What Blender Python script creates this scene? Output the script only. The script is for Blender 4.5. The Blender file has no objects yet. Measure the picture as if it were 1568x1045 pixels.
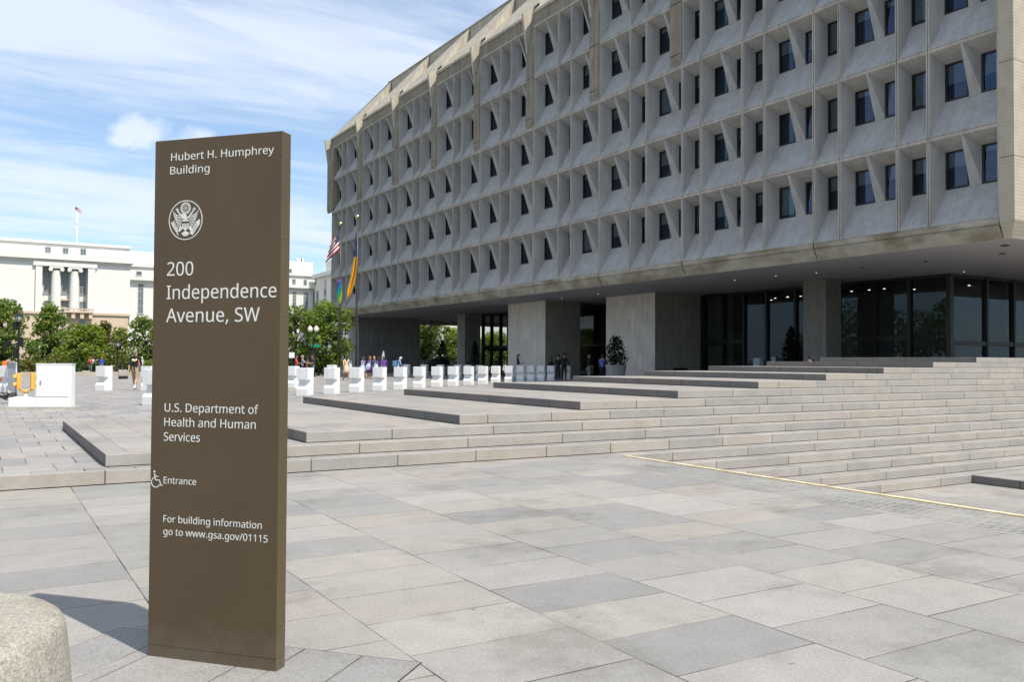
import bpy, bmesh, math, random
import numpy as np
from mathutils import Matrix, Vector

scene = bpy.context.scene
col = scene.collection

# ------------------------------------------------------------------ camera
# World axes: +x runs into the plaza at right angles to the long facade, +y runs along that facade, z is up.
FOC, PITCH, ROLL, YAW, EYE = 1336.1, 0.0234, 0.0056, 0.5441, 1.5
_cp, _sp, _cr, _sr = math.cos(PITCH), math.sin(PITCH), math.cos(ROLL), math.sin(ROLL)
_h = np.array([math.sin(YAW), math.cos(YAW), 0.0]); _r = np.array([math.cos(YAW), -math.sin(YAW), 0.0]); _z = np.array([0, 0, 1.0])
VIEW = _h * _cp + _z * _sp
_U = -_h * _sp + _z * _cp
RIGHT = _r * _cr + _U * _sr
DOWN = _r * _sr - _U * _cr
EYEPOS = np.array([0, 0, EYE])

def ray(x, y): return VIEW + RIGHT * (x - 784) / FOC + DOWN * (y - 522.5) / FOC
def atz(x, y, z): d = ray(x, y); return EYEPOS + d * ((z - EYE) / d[2])
def atx(x, y, X): d = ray(x, y); return EYEPOS + d * (X / d[0])
def aty(x, y, Y): d = ray(x, y); return EYEPOS + d * (Y / d[1])
def atq(x, y, q): return EYEPOS + ray(x, y) * q

cam = bpy.data.cameras.new('camera')
cam.sensor_fit = 'HORIZONTAL'; cam.sensor_width = 36.0; cam.lens = 36.0 * FOC / 1568.0
cam.clip_start = 0.05; cam.clip_end = 6000
cam_ob = bpy.data.objects.new('camera', cam); col.objects.link(cam_ob)
M = Matrix.Identity(4)
for i in range(3):
    M[i][0] = RIGHT[i]; M[i][1] = -DOWN[i]; M[i][2] = -VIEW[i]; M[i][3] = EYEPOS[i]
cam_ob.matrix_world = M
scene.camera = cam_ob
scene.render.resolution_x, scene.render.resolution_y = 1024, 683
scene.view_settings.view_transform = 'Standard'; scene.view_settings.look = 'None'
scene.view_settings.exposure = 0.15; scene.view_settings.gamma = 1.0
scene.render.engine = 'CYCLES'
scene.cycles.max_bounces = 7; scene.cycles.diffuse_bounces = 4; scene.cycles.transparent_max_bounces = 16
scene.cycles.use_denoising = True

# ------------------------------------------------------------------ light and sky
SUN = Vector((0.152, -0.511, 0.846)).normalized()
SUN_EL = math.asin(SUN.z); SUN_AZ = math.atan2(SUN.x, SUN.y)
sun = bpy.data.lights.new('sun', 'SUN'); sun.energy = 5.0; sun.angle = math.radians(0.53); sun.color = (1.0, 0.955, 0.87)
sun_ob = bpy.data.objects.new('sun', sun); col.objects.link(sun_ob)
sun_ob.rotation_euler = SUN.to_track_quat('Z', 'Y').to_euler(); sun_ob.location = (0, -20, 60)

world = bpy.data.worlds.new('World'); scene.world = world; world.use_nodes = True
nt = world.node_tree; nt.nodes.clear()
def wn(t, **k):
    n = nt.nodes.new(t)
    for a, b in k.items(): setattr(n, a, b)
    return n
wl = nt.links.new
sky = wn('ShaderNodeTexSky', sky_type='NISHITA'); sky.sun_disc = False
sky.sun_elevation = SUN_EL; sky.sun_rotation = SUN_AZ; sky.altitude = 20; sky.air_density = 1.0; sky.dust_density = 0.6; sky.ozone_density = 2.0
tc = wn('ShaderNodeTexCoord'); sep = wn('ShaderNodeSeparateXYZ'); wl(tc.outputs['Generated'], sep.inputs[0])
def wmath(op, a, b=None, clamp=False):
    n = wn('ShaderNodeMath', operation=op); n.use_clamp = clamp
    for i, v in enumerate((a, b)):
        if v is None: continue
        if isinstance(v, (int, float)): n.inputs[i].default_value = v
        else: wl(v, n.inputs[i])
    return n.outputs[0]
zz = wmath('ADD', wmath('MAXIMUM', sep.outputs[2], 0.0), 0.12)
u = wmath('DIVIDE', sep.outputs[0], zz); v = wmath('DIVIDE', sep.outputs[1], zz)
comb = wn('ShaderNodeCombineXYZ'); wl(u, comb.inputs[0]); wl(v, comb.inputs[1])
# high streaked cloud sheet
mp = wn('ShaderNodeMapping'); mp.inputs['Rotation'].default_value = (0, 0, math.radians(-18)); mp.inputs['Scale'].default_value = (0.55, 1.5, 1); mp.inputs['Location'].default_value = (0.9, 0.35, 0)
wl(comb.outputs[0], mp.inputs[0])
nz = wn('ShaderNodeTexNoise'); nz.inputs['Scale'].default_value = 0.9; nz.inputs['Detail'].default_value = 7; nz.inputs['Roughness'].default_value = 0.55; nz.inputs['Distortion'].default_value = 0.35
wl(mp.outputs[0], nz.inputs['Vector'])
cr = wn('ShaderNodeMapRange'); cr.interpolation_type = 'SMOOTHSTEP'
cr.inputs['From Min'].default_value = 0.34; cr.inputs['From Max'].default_value = 0.64
mp3 = wn('ShaderNodeMapping'); mp3.inputs['Rotation'].default_value = (0, 0, math.radians(-14)); mp3.inputs['Scale'].default_value = (1.3, 4.6, 1); mp3.inputs['Location'].default_value = (3.1, 1.7, 0)
wl(comb.outputs[0], mp3.inputs[0])
nz3 = wn('ShaderNodeTexNoise'); nz3.inputs['Scale'].default_value = 1.0; nz3.inputs['Detail'].default_value = 8; nz3.inputs['Roughness'].default_value = 0.6; nz3.inputs['Distortion'].default_value = 0.6
wl(mp3.outputs[0], nz3.inputs['Vector'])
wl(wmath('ADD', nz.outputs['Fac'], wmath('MULTIPLY', wmath('SUBTRACT', nz3.outputs['Fac'], 0.48), 0.52)), cr.inputs['Value'])
cirrus = wmath('ADD', wmath('MULTIPLY', cr.outputs[0], 0.62), 0.22)      # a thin veil everywhere, thicker in streaks
# one small puffy cloud low over the far building, a patch of sky with its own noise edge
PUFF = [(228, 207, .056), (200, 205, .038), (266, 220, .046), (185, 214, .026), (300, 228, .03)]
puff = None
nz2 = wn('ShaderNodeTexNoise'); nz2.inputs['Scale'].default_value = 22; nz2.inputs['Detail'].default_value = 6
wl(tc.outputs['Generated'], nz2.inputs['Vector'])
for (px, py, rad) in PUFF:
    d = Vector(ray(px, py)).normalized()
    vs = wn('ShaderNodeVectorMath', operation='SUBTRACT'); wl(tc.outputs['Generated'], vs.inputs[0]); vs.inputs[1].default_value = d
    vm = wn('ShaderNodeVectorMath', operation='MULTIPLY'); wl(vs.outputs[0], vm.inputs[0]); vm.inputs[1].default_value = (1, 1, 2.1)
    ln = wn('ShaderNodeVectorMath', operation='LENGTH'); wl(vm.outputs[0], ln.inputs[0])
    f = wmath('SUBTRACT', 1.0, wmath('DIVIDE', ln.outputs['Value'], rad))
    puff = f if puff is None else wmath('MAXIMUM', puff, f)
puff = wmath('ADD', puff, wmath('MULTIPLY', wmath('SUBTRACT', nz2.outputs['Fac'], 0.5), 2.2))
pr = wn('ShaderNodeMapRange'); pr.interpolation_type = 'SMOOTHSTEP'; pr.inputs['From Min'].default_value = 0.0; pr.inputs['From Max'].default_value = 0.95
wl(puff, pr.inputs['Value'])
cov = wmath('MAXIMUM', cirrus, wmath('MULTIPLY', pr.outputs[0], 0.85))
cmul = wn('ShaderNodeMix', data_type='RGBA', blend_type='MULTIPLY'); cmul.inputs['Factor'].default_value = 1.0
wl(sky.outputs[0], cmul.inputs['A']); cmul.inputs['B'].default_value = (1.05, 1.28, 1.42, 1)
cmix = wn('ShaderNodeMix', data_type='RGBA'); wl(cov, cmix.inputs['Factor']); wl(cmul.outputs['Result'], cmix.inputs['A'])
cmix.inputs['B'].default_value = (7.2, 7.9, 9.0, 1)
bg = wn('ShaderNodeBackground'); bg.inputs['Strength'].default_value = 0.112
wo = wn('ShaderNodeOutputWorld'); wl(cmix.outputs['Result'], bg.inputs[0]); wl(bg.outputs[0], wo.inputs[0])

# ------------------------------------------------------------------ materials
class NT:
    def __init__(s, name):
        s.m = bpy.data.materials.new(name); s.m.use_nodes = True; s.t = s.m.node_tree; s.t.nodes.clear()
        s.out = s.n('ShaderNodeOutputMaterial'); s.co = s.n('ShaderNodeTexCoord').outputs['Object']
    def n(s, t, **k):
        q = s.t.nodes.new(t)
        for a, b in k.items(): setattr(q, a, b)
        return q
    def l(s, a, b): s.t.links.new(a, b)
    def noise(s, scale, detail=4, rough=.55, vec=None, stretch=None):
        q = s.n('ShaderNodeTexNoise'); q.inputs['Scale'].default_value = scale; q.inputs['Detail'].default_value = detail; q.inputs['Roughness'].default_value = rough
        v = vec or s.co
        if stretch:
            mpp = s.n('ShaderNodeMapping'); mpp.inputs['Scale'].default_value = stretch; s.l(v, mpp.inputs[0]); v = mpp.outputs[0]
        s.l(v, q.inputs['Vector']); return q.outputs['Fac']
    def ramp(s, fac, a, b, lo=.3, hi=.7):
        q = s.n('ShaderNodeMapRange'); q.inputs['From Min'].default_value = lo; q.inputs['From Max'].default_value = hi; s.l(fac, q.inputs['Value'])
        return s.mix(q.outputs[0], a, b)
    def mix(s, fac, a, b, blend='MIX'):
        q = s.n('ShaderNodeMix', data_type='RGBA', blend_type=blend)
        for key, val in (('Factor', fac), ('A', a), ('B', b)):
            if isinstance(val, (int, float)): q.inputs[key].default_value = val
            elif isinstance(val, tuple): q.inputs[key].default_value = (*val[:3], 1)
            else: s.l(val, q.inputs[key])
        return q.outputs['Result']
    def math(s, op, a, b=0.0):
        q = s.n('ShaderNodeMath', operation=op)
        for i, val in enumerate((a, b)):
            if isinstance(val, (int, float)): q.inputs[i].default_value = val
            else: s.l(val, q.inputs[i])
        return q.outputs[0]
    def done(s, color, rough=.8, bump=None, bstr=.2, bdist=.01, spec=.3, metal=0.0, ior=None):
        p = s.n('ShaderNodeBsdfPrincipled')
        if isinstance(color, tuple): p.inputs['Base Color'].default_value = (*color[:3], 1)
        else: s.l(color, p.inputs['Base Color'])
        if isinstance(rough, (int, float)): p.inputs['Roughness'].default_value = rough
        else: s.l(rough, p.inputs['Roughness'])
        p.inputs['Specular IOR Level'].default_value = spec; p.inputs['Metallic'].default_value = metal
        if ior: p.inputs['IOR'].default_value = ior
        if bump is not None:
            b = s.n('ShaderNodeBump'); b.inputs['Strength'].default_value = bstr; b.inputs['Distance'].default_value = bdist
            s.l(bump, b.inputs['Height']); s.l(b.outputs[0], p.inputs['Normal'])
        s.l(p.outputs[0], s.out.inputs[0]); s.p = p
        return s.m

def scl(c, k): return tuple(x * k for x in c)
def plain(name, c, rough=.6, var=.12, scale=6, spec=.3, metal=0.0):
    t = NT(name); f = t.noise(scale)
    return t.done(t.ramp(f, scl(c, 1 - var), scl(c, 1 + var)), rough, spec=spec, metal=metal)
_pc = {}
def tint(c, rough=.75):
    key = (round(c[0], 3), round(c[1], 3), round(c[2], 3), rough)
    if key not in _pc: _pc[key] = plain('tint_%d' % len(_pc), c, rough, var=.10, scale=14)
    return _pc[key]

def concrete(name, c, stains=.25, bscale=30, streak=True, amp=1.0):
    t = NT(name)
    a = t.ramp(t.noise(1.1, 5), scl(c, 1 - .14 * amp), scl(c, 1 + .12 * amp))
    b = t.ramp(t.noise(14, 5, .65), (1 - .18 * amp,) * 3, (1 + .14 * amp, 1 + .13 * amp, 1 + .12 * amp))
    k = t.mix(1.0, a, b, 'MULTIPLY')
    if streak:
        st = t.ramp(t.noise(1.6, 5, .6, stretch=(2.2, 2.2, .22)), (1 - stains, 1 - stains * 1.03, 1 - stains * 1.15), (1.06, 1.06, 1.06), .30, .62)
        k = t.mix(1.0, k, st, 'MULTIPLY')
    return t.done(k, .9, t.noise(bscale, 6), .25, .01, spec=.2)

def pavers(name, c, bw, rh, vec_rot=0.0, shift=(0, 0), mort=.005, squash=1.0, offset=.5, tints=.35, pink=True, swap=False):
    """granite slabs: rows of height rh stacked along x, each slab bw long along y"""
    t = NT(name)
    mpp = t.n('ShaderNodeMapping'); mpp.inputs['Location'].default_value = (shift[0], shift[1], 0)
    sx = t.n('ShaderNodeSeparateXYZ'); t.l(t.co, sx.inputs[0])
    cb = t.n('ShaderNodeCombineXYZ'); t.l(sx.outputs[0 if swap else 1], cb.inputs[0]); t.l(sx.outputs[1 if swap else 0], cb.inputs[1]); t.l(cb.outputs[0], mpp.inputs[0])
    br = t.n('ShaderNodeTexBrick'); br.offset = offset; br.squash = squash
    br.inputs['Scale'].default_value = 1.0; br.inputs['Brick Width'].default_value = bw; br.inputs['Row Height'].default_value = rh
    br.inputs['Mortar Size'].default_value = mort; br.inputs['Mortar Smooth'].default_value = .3; br.inputs['Bias'].default_value = 0.0
    br.inputs['Color1'].default_value = (0, 0, 0, 1); br.inputs['Color2'].default_value = (1, 1, 1, 1); br.inputs['Mortar'].default_value = (.5, .5, .5, 1)
    t.l(mpp.outputs[0], br.inputs['Vector'])
    rnd = t.n('ShaderNodeSeparateColor'); t.l(br.outputs['Color'], rnd.inputs[0]); rv = rnd.outputs[0]
    ra = t.n('ShaderNodeValToRGB'); t.l(rv, ra.inputs[0])
    e = ra.color_ramp.elements; e[0].position = 0.0; e[0].color = (*scl((c[0] * .965, c[1] * .985, c[2] * 1.015), 1 - tints * .55), 1); e[1].position = 1.0; e[1].color = (*scl(c, 1 + tints * .35), 1)
    for pos, k, w in ((.25, 1 - tints * .3, (.99, 1.0, 1.02)), (.5, 1.0, (1, 1, 1)), (.72, 1.0, (1.045, .99, .955) if pink else (1, 1, 1)), (.86, 1 + tints * .22, (1, .99, .97))):
        q = e.new(pos); q.color = (*[x * y * k for x, y in zip(c, w)], 1)
    grain = t.mix(1.0, t.ramp(t.noise(150, 4, .8), (.66, .66, .67), (1.28, 1.28, 1.27), .32, .68), t.ramp(t.noise(52, 4, .75), (.84, .84, .84), (1.13, 1.13, 1.13), .34, .66), 'MULTIPLY')
    big = t.ramp(t.noise(.55, 4, .6), (.90, .90, .91), (1.07, 1.065, 1.05))
    mid = t.ramp(t.noise(4.5, 5, .65), (.93, .93, .93), (1.06, 1.06, 1.06))
    k = t.mix(1.0, t.mix(1.0, t.mix(1.0, ra.outputs[0], grain, 'MULTIPLY'), big, 'MULTIPLY'), mid, 'MULTIPLY')
    gum = t.ramp(t.noise(8.5, 2, .5), (.62, .61, .60), (1, 1, 1), .235, .262)
    k = t.mix(1.0, k, gum, 'MULTIPLY')
    stain = t.ramp(t.noise(.9, 6, .68), (.78, .77, .75), (1, 1, 1), .34, .47)
    k = t.mix(1.0, k, stain, 'MULTIPLY')
    spots = t.ramp(t.noise(2.3, 6, .72), (.72, .72, .70), (1, 1, 1), .24, .33)
    k = t.mix(1.0, k, spots, 'MULTIPLY')
    joint = t.ramp(t.noise(1.1, 3), (.10, .09, .08), (.80, .77, .73), .40, .60)
    jm = t.math('MULTIPLY', br.outputs['Fac'], 1.0)
    k2 = t.mix(jm, k, t.mix(1.0, k, joint, 'MULTIPLY'))
    hgt = t.math('SUBTRACT', t.math('MULTIPLY', t.noise(120, 3), .12), br.outputs['Fac'])
    return t.done(k2, .78, hgt, .35, .006, spec=.25)

GRAN = (.306, .290, .266)
M_PAVE = pavers('granite_paving', GRAN, .60, .98, shift=(.12, -.97 + .98 * .08), tints=.29)
M_PAVE_UP = pavers('granite_paving_upper', (.325, .30, .272), .9, .56, shift=(.2, .1), tints=.20)
M_PAVE_L1 = pavers('granite_paving_plaza', (.315, .298, .280), .56, .86, shift=(.07, .335), tints=.24, mort=.010, swap=True)
M_BRICK = pavers('paver_bricks', (.30, .287, .262), .10, .21, mort=.006, tints=.12, pink=False)

def riser_mat(name, c, blk=1.75, axis=0):
    t = NT(name)
    sx = t.n('ShaderNodeSeparateXYZ'); t.l(t.co, sx.inputs[0])
    cb = t.n('ShaderNodeCombineXYZ'); t.l(sx.outputs[axis], cb.inputs[0])
    vv = sx.outputs[1 - axis]
    if axis == 1: vv = t.math('ADD', t.math('MULTIPLY', t.math('ROUND', t.math('MULTIPLY', t.math('ADD', vv, -1.3028), 1 / 2.6356)), .34838), .17)
    t.l(vv, cb.inputs[1])
    br = t.n('ShaderNodeTexBrick'); br.offset = .37; br.offset_frequency = 2; br.squash = .72; br.squash_frequency = 3
    for a, b in (('Scale', 1.0), ('Brick Width', blk), ('Row Height', .34838), ('Mortar Size', .009), ('Mortar Smooth', .2)): br.inputs[a].default_value = b
    mpp = t.n('ShaderNodeMapping'); mpp.inputs['Location'].default_value = (0, .2, 0) if axis == 0 else (0, 0, 0); t.l(cb.outputs[0], mpp.inputs[0])
    t.l(mpp.outputs[0], br.inputs['Vector'])
    br.inputs['Color1'].default_value = (0, 0, 0, 1); br.inputs['Color2'].default_value = (1, 1, 1, 1); br.inputs['Mortar'].default_value = (.5, .5, .5, 1)
    rnd = t.n('ShaderNodeSeparateColor'); t.l(br.outputs['Color'], rnd.inputs[0])
    ra = t.n('ShaderNodeValToRGB'); t.l(rnd.outputs[0], ra.inputs[0]); e = ra.color_ramp.elements
    e[0].color = (*scl((c[0] * .965, c[1] * .985, c[2] * 1.0), .91), 1); e[1].color = (*scl((c[0] * 1.03, c[1] * .99, c[2] * .96), 1.06), 1)
    q = e.new(.4); q.color = (*c, 1); q = e.new(.62); q.color = (c[0] * 1.03, c[1] * .985, c[2] * .95, 1)
    grain = t.ramp(t.noise(110, 4, .7), (.78, .78, .79), (1.16, 1.16, 1.15), .33, .67)
    mid = t.ramp(t.noise(2.2, 5, .7), (.88, .87, .86), (1.07, 1.07, 1.07))
    k = t.mix(1.0, t.mix(1.0, ra.outputs[0], grain, 'MULTIPLY'), mid, 'MULTIPLY')
    # rain and shoe dirt, a thin worn band, blotchy
    k = t.mix(1.0, k, t.ramp(t.noise(7, 6, .7, stretch=(1, 1, 3)), (.80, .78, .74), (1, 1, 1), .28, .42), 'MULTIPLY')
    k2 = t.mix(br.outputs['Fac'], k, t.mix(1.0, k, (.30, .27, .24), 'MULTIPLY'))
    return t.done(k2, .82, t.math('SUBTRACT', t.math('MULTIPLY', t.noise(90, 3), .12), br.outputs['Fac']), .35, .006, spec=.22)
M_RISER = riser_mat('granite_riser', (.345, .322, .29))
M_CHEEK = riser_mat('granite_cheek_shaded', (.185, .172, .16), 1.6, axis=1)  # darker granite: the shade on the cheeks is put into the colour
M_GAP = plain('open_joint', (.03, .028, .025), .95)
M_YELLOW = plain('yellow_nosing_paint', (.64, .51, .31), .7, .28, 7)

M_RIM = concrete('panel_rim', (.42, .385, .33), .2, 30)
M_PRECAST = concrete('precast_concrete', (.365, .357, .345), .12, 34, amp=.6)
M_PIER = concrete('precast_pier', (.275, .24, .19), .25, 30)  # dark tan; the top band's shade is put into this tone too
M_ROOF = concrete('roof_concrete', (.47, .42, .34), .22, 24)
M_SOFFIT = plain('soffit_plaster', (.34, .335, .345), .85, .05, 1.5)
def fascia_mat():
    t = NT('stained_fascia'); c = (.36, .335, .275)
    a = t.ramp(t.noise(1.4, 5), scl(c, .84), scl(c, 1.12))
    st = t.ramp(t.noise(.45, 6, .62, stretch=(1, 1, 2.6)), (.58, .51, .40), (1.05, 1.05, 1.04), .34, .56)
    fine = t.ramp(t.noise(24, 5, .7), (.86, .86, .85), (1.12, 1.12, 1.11))
    return t.done(t.mix(1.0, t.mix(1.0, a, st, 'MULTIPLY'), fine, 'MULTIPLY'), .9, t.noise(30, 5), .25, .01, spec=.2)
M_FASCIA = fascia_mat()
def ribbed(name, c):
    t = NT(name); sx = t.n('ShaderNodeSeparateXYZ'); t.l(t.co, sx.inputs[0])
    saw = t.math('FRACT', t.math('MULTIPLY', sx.outputs[2], 1 / .135))
    line = t.n('ShaderNodeMapRange'); line.inputs['From Min'].default_value = .0; line.inputs['From Max'].default_value = .16; t.l(saw, line.inputs['Value'])
    big = t.math('FRACT', t.math('ADD', t.math('MULTIPLY', sx.outputs[2], 1 / 3.7), .45))
    bl_ = t.n('ShaderNodeMapRange'); bl_.inputs['From Min'].default_value = 0; bl_.inputs['From Max'].default_value = .018; t.l(big, bl_.inputs['Value'])
    k = t.ramp(t.noise(2.0, 5), scl(c, .9), scl(c, 1.08))
    k = t.mix(t.math('MULTIPLY', t.math('SUBTRACT', 1.0, line.outputs[0]), .38), k, scl(c, .5))
    k = t.mix(t.math('SUBTRACT', 1.0, bl_.outputs[0]), k, scl(c, .33))
    return t.done(k, .9, line.outputs[0], .5, .012, spec=.15)
M_RIBBED = ribbed('ribbed_precast', (.43, .385, .30))
def cladding(name, c, jx, jz, zoff=0):
    t = NT(name); sx = t.n('ShaderNodeSeparateXYZ'); t.l(t.co, sx.inputs[0])
    jj = None
    for i, st, of in ((1, jx, .0), (2, jz, zoff)):
        fr = t.math('FRACT', t.math('MULTIPLY', t.math('ADD', sx.outputs[i], of), 1 / st))
        mr = t.n('ShaderNodeMapRange'); mr.inputs['From Min'].default_value = 0; mr.inputs['From Max'].default_value = .014; t.l(fr, mr.inputs['Value'])
        v_ = t.math('SUBTRACT', 1.0, mr.outputs[0]); jj = v_ if jj is None else t.math('MAXIMUM', jj, v_)
    k = t.ramp(t.noise(2.0, 6, .65, stretch=(3, 3, .35)), scl(c, .80), scl(c, 1.14))
    k = t.mix(1.0, k, t.ramp(t.noise(.8, 4), (.88, .88, .88), (1.08, 1.07, 1.05)), 'MULTIPLY')
    k = t.mix(t.math('MULTIPLY', jj, .85), k, scl(c, .3))
    return t.done(k, .75, spec=.25)
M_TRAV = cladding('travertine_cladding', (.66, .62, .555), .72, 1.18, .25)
M_TRAV_SIDE = cladding('travertine_cladding_shaded', (.24, .225, .195), .9, 1.18, .25)  # same travertine darkened: shade of the pillar sides put into the colour
M_FRAME = plain('dark_bronze_frame', (.012, .011, .011), .45, .1, 8, spec=.4)
M_DARK = plain('dark_interior', (.018, .017, .016), .9, .2, 1)
M_LOBBY = plain('lobby_stone', (.10, .095, .085), .7, .2, .6)
def clear_glass(name, tintc, ior, gc=(.42, .52, .62)):
    t = NT(name)
    fr = t.n('ShaderNodeFresnel'); fr.inputs['IOR'].default_value = ior
    tr = t.n('ShaderNodeBsdfTransparent'); tr.inputs[0].default_value = (*tintc, 1)
    gl = t.n('ShaderNodeBsdfGlossy'); gl.inputs['Roughness'].default_value = .01; gl.inputs[0].default_value = (*gc, 1)
    ms = t.n('ShaderNodeMixShader'); t.l(fr.outputs[0], ms.inputs[0]); t.l(tr.outputs[0], ms.inputs[1]); t.l(gl.outputs[0], ms.inputs[2]); t.l(ms.outputs[0], t.out.inputs[0])
    return t.m
M_PANE = clear_glass('window_glass', (.60, .64, .66), 1.95, (.46, .62, .88))
M_BLIND = plain('roller_blind', (.42, .44, .42), .8, .08, 2)
M_LGLASS = clear_glass('lobby_glass', (.74, .80, .79), 1.55)
M_CARGLASS = clear_glass('car_glass', (.22, .25, .27), 1.7)
def emit(name, c, s):
    t = NT(name); e = t.n('ShaderNodeEmission'); e.inputs[0].default_value = (*c, 1); e.inputs[1].default_value = s; t.l(e.outputs[0], t.out.inputs[0]); return t.m
M_LAMP_DIM = emit('lamp_glow_dim', (1, .94, .85), .7)
M_LAMP = emit('lamp_glow', (1, .92, .78), 2.2)
M_WHITE = concrete('white_painted_concrete', (.76, .755, .74), .14, 20, amp=.35)
M_WHITEMETAL = plain('white_painted_steel', (.77, .76, .735), .45, .04, 2)
M_STEEL = plain('galvanised_steel', (.36, .37, .38), .4, .12, 8, metal=.5)
M_BLACK = plain('black_iron', (.016, .017, .018), .5, .2, 10)
M_POLE = plain('bronze_pole', (.075, .065, .052), .4, .12, 10, metal=.3)
M_GOLD = plain('gilded_ball', (.80, .62, .25), .25, .08, 10, metal=.9)
M_LIME = plain('limestone', (.73, .71, .665), .9, .035, 1.2)
M_LIMEDARK = plain('limestone_base', (.60, .47, .36), .9, .06, 1)
M_WINGLASS = plain('old_window_glass', (.16, .19, .21), .12, .35, .25, spec=.6)
M_ASPHALT = plain('asphalt', (.055, .055, .057), .9, .15, 4)
M_EARTH = plain('far_ground', (.12, .13, .085), .95, .3, .05)
M_BLOCKC = plain('concrete_block', (.40, .37, .32), .9, .15, 8)
M_PLANTER = concrete('shaded_planter', (.12, .113, .105), .2, 12)  # shade on the planter front is put into this dark colour
M_POT = concrete('pale_planter', (.30, .295, .285), .15, 14)

# ------------------------------------------------------------------ mesh helper
class MB:
    def __init__(s): s.v = []; s.f = []; s.mi = []
    def add(s, verts, faces, mi=0):
        b = len(s.v); s.v += [tuple(map(float, p)) for p in verts]
        for f in faces: s.f.append([b + i for i in f]); s.mi.append(mi)
        return s
    def quad(s, a, b, c, d, mi=0): return s.add([a, b, c, d], [(0, 1, 2, 3)], mi)
    def poly(s, pts, mi=0): return s.add(pts, [tuple(range(len(pts)))], mi)
    def box(s, lo, hi, mi=0, R=None, o=(0, 0, 0)):
        (x0, y0, z0), (x1, y1, z1) = lo, hi
        p = [(x0, y0, z0), (x1, y0, z0), (x1, y1, z0), (x0, y1, z0), (x0, y0, z1), (x1, y0, z1), (x1, y1, z1), (x0, y1, z1)]
        if R is not None: p = [tuple(Vector(o) + R @ Vector(q)) for q in p]
        return s.add(p, [(3, 2, 1, 0), (4, 5, 6, 7), (0, 1, 5, 4), (1, 2, 6, 5), (2, 3, 7, 6), (3, 0, 4, 7)], mi)
    def prism(s, pts, axis, a, b, mi=0, T=None):
        """pts 2-D polygon; axis 0/1/2 the extrusion axis"""
        def put(p, w):
            q = list(p); q.insert(axis, w)
            return tuple(T @ Vector(q)) if T is not None else tuple(q)
        n = len(pts); V = [put(p, a) for p in pts] + [put(p, b) for p in pts]
        F = [tuple(range(n))[::-1], tuple(range(n, 2 * n))] + [(i, (i + 1) % n, n + (i + 1) % n, n + i) for i in range(n)]
        return s.add(V, F, mi)
    def tube(s, path, rad, n=8, mi=0, cap=True):
        path = [Vector(p) for p in path]; rads = rad if isinstance(rad, (list, tuple)) else [rad] * len(path)
        base = len(s.v); prev = None
        for i, p in enumerate(path):
            t = (path[min(i + 1, len(path) - 1)] - path[max(i - 1, 0)]).normalized()
            a = Vector((0, 0, 1)) if abs(t.z) < .9 else Vector((1, 0, 0))
            if prev is not None: a = prev
            x = (a - t * a.dot(t)).normalized(); y = t.cross(x); prev = x
            for k in range(n):
                th = 2 * math.pi * k / n; s.v.append(tuple(p + (x * math.cos(th) + y * math.sin(th)) * rads[i]))
        for i in range(len(path) - 1):
            for k in range(n):
                s.f.append([base + i * n + k, base + i * n + (k + 1) % n, base + (i + 1) * n + (k + 1) % n, base + (i + 1) * n + k]); s.mi.append(mi)
        if cap:
            s.f.append([base + k for k in range(n)][::-1]); s.mi.append(mi)
            s.f.append([base + (len(path) - 1) * n + k for k in range(n)]); s.mi.append(mi)
        return s
    def lathe(s, prof, o=(0, 0, 0), n=16, mi=0):
        """prof list of (r, z)"""
        base = len(s.v); o = Vector(o)
        for r, z in prof:
            for k in range(n):
                th = 2 * math.pi * k / n; s.v.append((o.x + r * math.cos(th), o.y + r * math.sin(th), o.z + z))
        for i in range(len(prof) - 1):
            for k in range(n):
                s.f.append([base + i * n + k, base + i * n + (k + 1) % n, base + (i + 1) * n + (k + 1) % n, base + (i + 1) * n + k]); s.mi.append(mi)
        s.f.append([base + k for k in range(n)][::-1]); s.mi.append(mi)
        s.f.append([base + (len(prof) - 1) * n + k for k in range(n)]); s.mi.append(mi)
        return s
    def mesh(s, name, mats, smooth=False):
        me = bpy.data.meshes.new(name); me.from_pydata(s.v, [], s.f)
        for m in (mats if isinstance(mats, (list, tuple)) else [mats]): me.materials.append(m)
        me.polygons.foreach_set('material_index', s.mi)
        if smooth: me.polygons.foreach_set('use_smooth', [True] * len(s.f))
        me.update(); return me
    def build(s, name, mats, parent=None, smooth=False, bevel=0):
        o = bpy.data.objects.new(name, s.mesh(name, mats, smooth)); col.objects.link(o)
        if parent is not None:
            o.parent = parent
        if bevel:
            b = o.modifiers.new('bevel', 'BEVEL'); b.width = bevel; b.segments = 2; b.limit_method = 'ANGLE'; b.angle_limit = math.radians(40)
        return o

def tag(o, label=None, cat=None, group=None, kind=None):
    if label: o['label'] = label
    if cat: o['category'] = cat
    if group: o['group'] = group
    if kind: o['kind'] = kind
    return o
def empty(name, loc=(0, 0, 0), rz=0.0):
    o = bpy.data.objects.new(name, None); col.objects.link(o); o.location = loc; o.rotation_euler = (0, 0, rz); o.empty_display_size = .3; return o
def kids(o): return [c for c in bpy.data.objects if c.parent == o]
def copy_tree(o, kidmap=None, parent=None):
    c = o.copy(); col.objects.link(c); c.parent = parent
    for ch in list(o.children): copy_tree(ch, None, c)
    return c
def struct(name, mb, mats): return tag(mb.build(name, mats), kind='structure')
ORD = ['first', 'second', 'third', 'fourth', 'fifth', 'sixth', 'seventh', 'eighth', 'ninth', 'tenth', 'eleventh', 'twelfth', 'thirteenth', 'fourteenth', 'fifteenth', 'sixteenth', 'seventeenth', 'eighteenth']
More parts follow.
